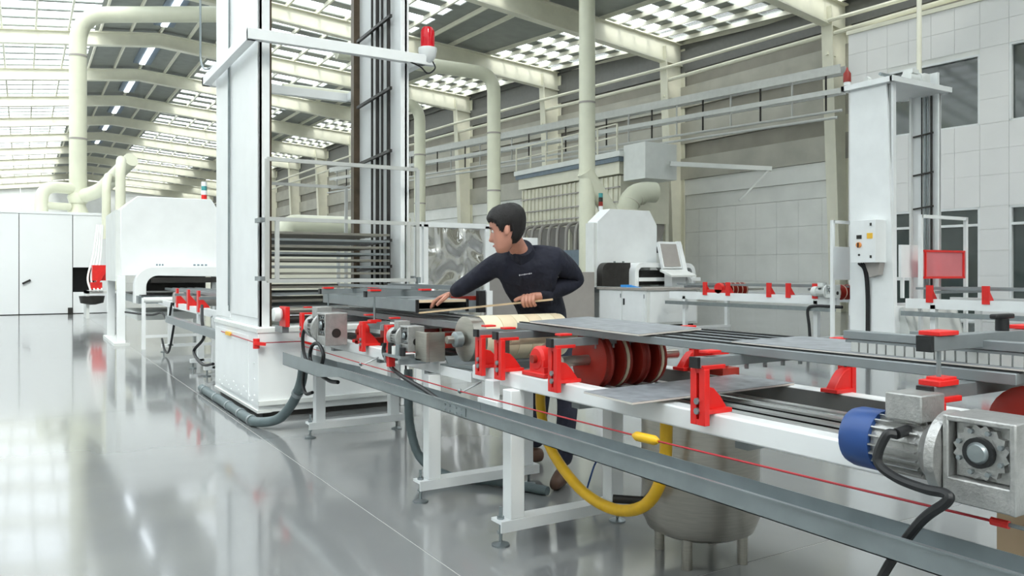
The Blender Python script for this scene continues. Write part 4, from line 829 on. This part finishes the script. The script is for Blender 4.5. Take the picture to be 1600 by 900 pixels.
# hoses and cables
hz = thing('drain_hose', 'thick yellow hose hanging in a loop under the conveyor', 'hose', (2.35,3.0,.25))
part(hz, 'hose', MB().tube(catmull([(2.4,3.62,.78),(2.4,3.62,.6),(2.38,3.5,.42),(2.35,3.2,.28),(2.34,2.92,.25),(2.32,2.68,.33),(2.3,2.54,.5),(2.3,2.52,.7),(2.3,2.52,.76)],6),.027,12), M['yellow'])
tn = thing('steel_tank', 'round stainless tank standing under the conveyor', 'tank', (2.75,2.78,0))
part(tn, 'vessel', MB().lathe([(.02,.12),(.2,.125),(.25,.15),(.275,.21),(.275,.70),(.25,.72),(.02,.72)], (2.75,2.78,0), 'z', 36), M['steel'])
for k in range(4):
    a = .5+k*math.pi/2; part(tn, 'leg', MB().cyl((2.75+.2*math.cos(a),2.78+.2*math.sin(a),0),(2.75+.2*math.cos(a),2.78+.2*math.sin(a),.17),.024,n=10), M['steel'])
part(tn, 'outlet', MB().cyl((2.5,2.9,.27),(2.4,3.0,.27),.02), M['dark']); part(tn, 'handle', MB().bar((3.02,2.62,.6),(3.12,2.58,.66),.03,.02), M['steel'])
solo('corrugated_hose', MB().tube(catmull([(2.2,4.92,.7),(2.19,4.9,.5),(2.2,4.88,.3),(2.24,4.8,.12),(2.35,4.6,.035),(2.55,4.35,.03),(2.7,4.0,.03)],8),[.028+.002*(k%2) for k in range(49)],10), M['hose'], 'grey corrugated hose dropping behind the second leg to the floor', 'hose')
hh = thing('corrugated_hose', 'grey corrugated hose clamped along the white tower base on the floor', 'hose', (1.72,7.6,0))
part(hh, 'hose', MB().tube(catmull([(1.97,6.5,.56),(1.96,6.55,.42),(1.93,6.68,.25),(1.86,6.85,.1),(1.75,7.05,.05),(1.72,7.3,.045),(1.72,8.3,.045),(1.72,9.5,.045)],8),.042,12), M['hose'])
for y in (7.2,7.6,8.1,8.7,9.3): part(hh, 'clamp', MB().cyl((1.72,y-.02,.045),(1.72,y+.02,.045),.049,n=12), M['galv'])
part(hh, 'clamp', MB().cyl((1.95,6.58,.36),(1.945,6.61,.33),.047,n=12), M['galv'])
def cable(label, pts, r=.012, m='black', grp=None): return solo('cable', MB().tube(catmull(pts,8),r,8), M[m], label, 'cable', grp)
cable('thick black cable hanging from the blue fan motor down to the floor edge', [(1.885,1.22,.94),(1.868,1.235,.935),(1.855,1.25,.87),(1.85,1.2,.84),(1.845,1.12,.83),(1.84,1.065,.832),(1.835,1.06,.815),(1.84,1.13,.746),(1.84,1.22,.6),(1.84,1.3,.42)], .012)
cable('black cable curving from the drum motor down into the tray', [(1.965,4.76,.9),(1.955,4.75,.83),(1.95,4.6,.755),(1.93,4.35,.72),(1.9,4.05,.70),(1.88,3.75,.66)], .013)
cable('black cable coiled in a loop below the motor nearest the tower', [(1.93,6.2,.94),(1.9,6.28,.86),(1.9,6.25,.7),(1.9,6.05,.62),(1.9,5.85,.64),(1.9,5.78,.74),(1.9,5.9,.81),(1.9,6.05,.78),(1.9,6.1,.68),(1.9,5.95,.6),(1.88,5.6,.57),(1.88,5.4,.58)], .014)
cable('short black hook of cable under the tray beside the tower hose', [(1.95,6.42,.55),(1.93,6.38,.44),(1.93,6.3,.38),(1.95,6.2,.40)], .014)
cable('thin blue cable lying on the floor near the man\'s shoe', [(2.98,3.98,.012),(3.0,3.9,.2),(3.0,3.78,.16),(3.02,3.65,.19)], .006, 'blue')
cable('black curly cable hanging from the far conveyor, left curl', [(13.0,5.9,.66),(12.95,5.8,.5),(12.98,5.6,.42),(13.0,5.45,.62),(13.02,5.3,.7)], .03)
cable('black curly cable hanging from the far conveyor, right curl', [(13.0,5.1,.66),(12.95,5.0,.74),(12.98,4.85,.7),(13.0,4.75,.5),(13.02,4.9,.3)], .03)
cable('black cable dropping along a far conveyor leg left of the small tower', [(13.3,9.7,.68),(13.28,10.3,.68),(13.26,10.45,.6),(13.26,10.42,.3),(13.26,10.4,.05)], .03)
solo('cardboard_box', MB().box(2.42,2.62,1.0,1.25,0,.72), M['card'], 'brown cardboard carton below the gearbox at the right edge', 'box')
# ------------------------------------------------------------------ the man
CS, SN = math.cos(YAW), math.sin(YAW)
RIGHT = Vector((CS,-SN,0)); FWD = Vector((SN,CS,0)); UP = Vector((0,0,1))
def Q(px, py, z): return Vector((0,0,CAM_H))+FWD*z+RIGHT*((px-800)/1250*z)+UP*(-(py-425)/1250*z)
def skin_mesh(pts, edges, rad, sub=2):
    me = bpy.data.meshes.new('tmp'); me.from_pydata([tuple(p) for p in pts], edges, []); o = bpy.data.objects.new('tmp', me); COL.objects.link(o)
    o.modifiers.new('s','SKIN').use_smooth_shade = True
    for i, v in enumerate(me.skin_vertices[0].data):
        r = rad[i]; v.radius = (r, r) if not isinstance(r, tuple) else r
        v.use_root = (i == 0)
    s = o.modifiers.new('u','SUBSURF'); s.levels = sub; s.render_levels = sub
    dg = bpy.context.evaluated_depsgraph_get(); m2 = bpy.data.meshes.new_from_object(o.evaluated_get(dg))
    mb = MB(); mb.v = [tuple(v.co) for v in m2.vertices]; mb.f = [tuple(p.vertices) for p in m2.polygons]
    bpy.data.objects.remove(o); return mb
def chain(pts, rad, sub=2): return skin_mesh(pts, [(i,i+1) for i in range(len(pts)-1)], rad, sub)
def join(a, b): a.add(b.v, b.f); return a
neckb = Q(815,398,4.92); headc = Q(792,358,4.74); pelv = Q(858,520,5.4); chest = Q(826,432,4.97); belly = Q(846,482,5.2)
shR = Q(781,409,4.99); shL = Q(866,402,4.93)
elR = Q(741,437,5.08); wrR = Q(706,459,5.22); elL = Q(903,437,5.1); wrL = Q(845,462,4.93)
hipR = pelv+Vector((.0,.1,-.04)); hipL = pelv+Vector((.02,-.1,-.04))
knL = Vector((3.05,4.28,.5)); anL = Vector((2.93,4.17,.11)); knR = Vector((3.06,4.62,.5)); anR = Vector((3.09,4.74,.11))
man = thing('person', 'man in a dark navy sweater reaching over the conveyor with a wooden stick', 'person', (3.02,4.45,0))
# shirt
sw = skin_mesh([pelv+UP*-.02, belly, chest, neckb-UP*.01, shR, shR.lerp(elR,.5), elR, elR.lerp(wrR,.55), wrR, shL, shL.lerp(elL,.5), elL, elL.lerp(wrL,.55), wrL+(elL-wrL)*-.05],
    [(0,1),(1,2),(2,3),(2,4),(4,5),(5,6),(6,7),(7,8),(2,9),(9,10),(10,11),(11,12),(12,13)],
    [(.165,.14),(.17,.15),(.168,.15),.078,.088,.074,.064,.058,.05,.095,.086,.076,.062,.05])
part(man, 'sweater', sw, M['navy'])
# collar
hf = (-RIGHT*.96+FWD*.12-UP*.22).normalized(); hl = UP.cross(hf).normalized(); hu = hf.cross(hl)
cn = (headc-neckb).normalized()
part(man, 'collar', MB().tube([neckb-cn*.05, neckb-cn*.01-hf*.004, neckb+cn*.03-hf*.012, neckb+cn*.065-hf*.024, neckb+cn*.05-hf*.02],[.105,.09,.077,.068,.061],24,caps=False), M['navy'])
# chest print
fwd_n = (-FWD*.9-RIGHT*.1).normalized()
lg = MB()
for k in range(8):
    p = Q(811+2.6*k,430-.4*k,4.815); lg.bar(p, p+RIGHT*.0065, .004, .006 if k % 3 else .009)
part(man, 'chest_print', lg, M['logo'])
# trousers
tr = skin_mesh([pelv+UP*.02, hipR, hipR.lerp(knR,.5), knR, knR.lerp(anR,.5), anR, hipL, hipL.lerp(knL,.5), knL, knL.lerp(anL,.5), anL],
    [(0,1),(1,2),(2,3),(3,4),(4,5),(0,6),(6,7),(7,8),(8,9),(9,10)], [(.15,.12),.095,.088,.072,.066,.062,.095,.088,.072,.066,.062])
part(man, 'trousers', tr, M['trousers'])
for a, d in ((anL,Vector((-.75,-.6,0))),(anR,Vector((-.85,.35,0)))):
    d.normalize(); f = Vector((a.x,a.y,0))
    part(man, 'shoe', chain([f-d*.07+UP*.056, f+UP*.06, f+d*.1+UP*.05, f+d*.2+UP*.036],[.054,.058,.05,.034]), M['shoe'])
# body: neck, head, hands, one mesh
body = skin_mesh([pelv, belly, chest, neckb, neckb.lerp(headc,.55), shR, elR, wrR, shL, elL, wrL, hipR, knR, anR, hipL, knL, anL],
    [(0,1),(1,2),(2,3),(3,4),(2,5),(5,6),(6,7),(2,8),(8,9),(9,10),(0,11),(11,12),(12,13),(0,14),(14,15),(15,16)],
    [.1,.1,.1,.062,.056,.05,.045,.03,.05,.045,.03,.06,.05,.04,.06,.05,.04])
# head local frame: f forward, l left, u up
HS = 1.06
def Hd(f, l, u): return headc+(hf*f+hl*l+hu*u)*HS
PR = [(-.125,.058,.022,.014),(-.118,.076,.012,.034),(-.10,.084,-.01,.049),(-.075,.086,-.045,.059),(-.05,.086,-.07,.066),(-.025,.086,-.088,.071),(0,.088,-.097,.074),(.03,.092,-.103,.076),(.06,.088,-.104,.075),(.085,.077,-.098,.069),(.105,.058,-.082,.056),(.118,.034,-.058,.036),(.124,.004,-.03,.012)]
def prof(h):
    for (a0,*p),(b0,*q2) in zip(PR, PR[1:]):
        if h <= b0+1e-9:
            t = (h-a0)/(b0-a0); return [x+(y-x)*t for x, y in zip(p, q2)]
G = lambda x, w: math.exp(-(x/w)**2)
NS, NR = 56, 44
HH = [-.125+.249*(.5-.5*math.cos(math.pi*i/(NR-1))) for i in range(NR)]
def head_pt(h, a, grow=0):
    fr, bk, hw = prof(h); ca, sa = math.cos(a), math.sin(a)
    mid = (fr+bk)/2; rf = (fr-bk)/2+grow
    x = mid+rf*abs(ca)**.85*(1 if ca > 0 else -1); y = (hw+grow)*abs(sa)**.9*(1 if sa > 0 else -1)
    if ca > 0 and not grow:
        n = max(0, min(1, (.012-h)/.055)) if h > -.046 else max(0, 1-(-.046-h)/.014)
        x += .030*n*G(y,.0135)
        x -= .009*G(h-.002,.013)*G(abs(y)-.032,.014)
        x += .004*G(h-.024,.01)*G(abs(y)-.03,.02)
        x += .006*(G(h+.074,.006)+G(h+.086,.007))*G(y,.022)+.007*G(h+.112,.013)*G(y,.02)
    return x, y
hv = []; hfc = []
for h in HH:
    for k in range(NS):
        x, y = head_pt(h, 2*math.pi*k/NS); hv.append(Hd(x,y,h))
for i in range(NR-1):
    for k in range(NS): hfc.append((i*NS+k, i*NS+(k+1)%NS, (i+1)*NS+(k+1)%NS, (i+1)*NS+k))
hfc += [tuple(range(NS-1,-1,-1)), tuple(range((NR-1)*NS, NR*NS))]
body.add(hv, hfc)
body = join(body, chain([neckb-cn*.02, neckb.lerp(headc,.5), headc-hf*.02*HS-hu*.05],[.06,.057,.056]))
for sd in (1,-1):   # ears
    c = Hd(-.008, .076*sd, -.012)
    e = MB(); e.ball((0,0,0),1,12,8)
    body.add([c+hf*(v[0]*.017)+hl*(v[1]*.009*1+.004*sd)+hu*(v[2]*.03)-hf*.006*v[2] for v in map(Vector, e.v)], e.f)
# hands
def hand(w, d, n, s, curl, sp=.021, L=.085, th_dir=None, thumb=True, scale=1.0):
    """w wrist, d towards the fingers, n back of the hand, s side towards the thumb"""
    d, n, s = d.normalized(), n.normalized(), s.normalized(); mbh = MB(); k = scale
    lens = [(.042,.026,.02),(.046,.03,.022),(.043,.027,.021),(.034,.02,.018)]
    for i in range(4):
        off = (1.5-i)*sp*k; kn = w+d*(L-.006*abs(i-1))*k+s*off
        pts = [w+d*.01*k+s*off*.5, w+d*.05*k+s*off*.9, kn]; ang = 0; p = kn
        for q, l in enumerate(lens[i]):
            ang += curl[q]; v = d*math.cos(ang)-n*math.sin(ang); p = p+v*l*k; pts.append(p)
        mbh = join(mbh, chain(pts, [.019*k,.016*k,.0125*k,.0105*k,.0095*k,.0075*k], 1))
    if thumb:
        a = w+d*.025*k+s*.02*k; t1 = a+(d*.5+s*.6-n*.25).normalized()*.04*k; td = (th_dir or (d*.85+s*.2-n*.35)).normalized(); t2 = t1+td*.034*k; t3 = t2+(td-n*.2).normalized()*.028*k
        mbh = join(mbh, chain([a,t1,t2,t3],[.017*k,.014*k,.0115*k,.009*k],1))
    return mbh
dR = (Q(683,466,5.28)-wrR).normalized()
body = join(body, hand(wrR, dR, UP+Vector((-.2,-.2,0)), (-FWD*.9).cross(Vector((0,0,0)))+(-FWD), (.25,.45,.4), scale=1.12))
# left hand grips the stick
s0 = Q(655,489,5.25); s1 = Q(862,468,4.88); ax = (s0-s1).normalized(); grip = s1+(s0-s1)*.155
upn = (UP-ax*UP.dot(ax)).normalized(); cn2 = ax.cross(upn); cn2 = cn2 if cn2.dot(FWD) < 0 else -cn2
gh = MB()
for i in range(4):
    c = grip+ax*(.034-.0225*i)
    def R_(a, r): return c+(upn*math.sin(a)+cn2*math.cos(a))*r
    pts = [wrL+(c-wrL)*.25+upn*.01, R_(2.0,.042), R_(1.15,.042), R_(.1,.034), R_(-1.0,.03), R_(-2.0,.026)]
    gh = join(gh, chain(pts, [.022,.02,.0165,.014,.0125,.010], 1))
tb0 = grip+ax*.045+upn*.03
gh = join(gh, chain([wrL+(grip-wrL)*.3+ax*.01, tb0, tb0+ax*.03-upn*.005+cn2*.012, tb0+ax*.055-upn*.016+cn2*.016],[.02,.016,.0135,.010],1))
body = join(body, gh); body = join(body, chain([elL.lerp(wrL,.7), wrL, grip+upn*.03],[.032,.031,.028],2))
bo = part(man, 'body', body, M['skin'])
# hair cap
hvv = []; hff = []
def hairline(a):
    aa = min(a, 2*math.pi-a)
    pts = [(0,.056),(.5,.058),(.95,.05),(1.15,.03),(1.3,-.012),(1.48,-.02),(1.56,.012),(1.8,.012),(1.9,-.05),(2.4,-.085),(3.2,-.09)]
    for (p,q2),(r,t) in zip(pts, pts[1:]):
        if aa <= r: return q2+(t-q2)*(aa-p)/(r-p)
for h in HH:
    for k in range(NS):
        a = 2*math.pi*k/NS; x, y = head_pt(h, a, .009+.008*max(0,min(1,(h+.01)/.09)))
        fade = max(0, min(1, (h-hairline(a))/.02)); x2, y2 = head_pt(h, a, .001)
        hvv.append(Hd(x2+(x-x2)*fade, y2+(y-y2)*fade, h+(.012*max(0,(h-.08)/.045))+.003*math.sin(a*9)*(1 if h > .07 else 0)))
for i in range(NR-1):
    for k in range(NS):
        if (HH[i]+HH[i+1])/2 > hairline(2*math.pi*(k+.5)/NS): hff.append((i*NS+k, i*NS+(k+1)%NS, (i+1)*NS+(k+1)%NS, (i+1)*NS+k))
hff.append(tuple(range((NR-1)*NS, NR*NS)))
ho = part(man, 'hair', MB().add(hvv, hff), M['hair'])
sm = ho.modifiers.new('solid','SOLIDIFY'); sm.thickness = .006; sm.offset = 0
for sd in (1,-1):
    e = MB(); e.ball(tuple(Hd(.072,.032*sd,.003)),.0125,10,8); ey = part(man, 'eye', e, M['eyew']); part(ey, 'iris', MB().add([tuple(Hd(.0835,.032*sd+.006*math.cos(q2),.003+.006*math.sin(q2))) for q2 in [k*math.pi/5 for k in range(10)]],[tuple(range(10))]), M['dark'])
    bw = MB(); bw.tube([Hd(.091,.018*sd,.022), Hd(.089,.035*sd,.026), Hd(.076,.052*sd,.021)],[.003,.004,.002],6); part(man, 'eyebrow', bw, M['hair'])
part(man, 'mouth', MB().tube([Hd(.083,-.022,-.078),Hd(.094,0,-.076),Hd(.083,.022,-.078)],[.003,.006,.003],8), M['lip'])
# stick
solo('wooden_stick', MB().bar(s1-ax*.005, s0, .016, .012), M['wood'], 'thin pale wooden stick held in the man\'s left hand', 'stick')
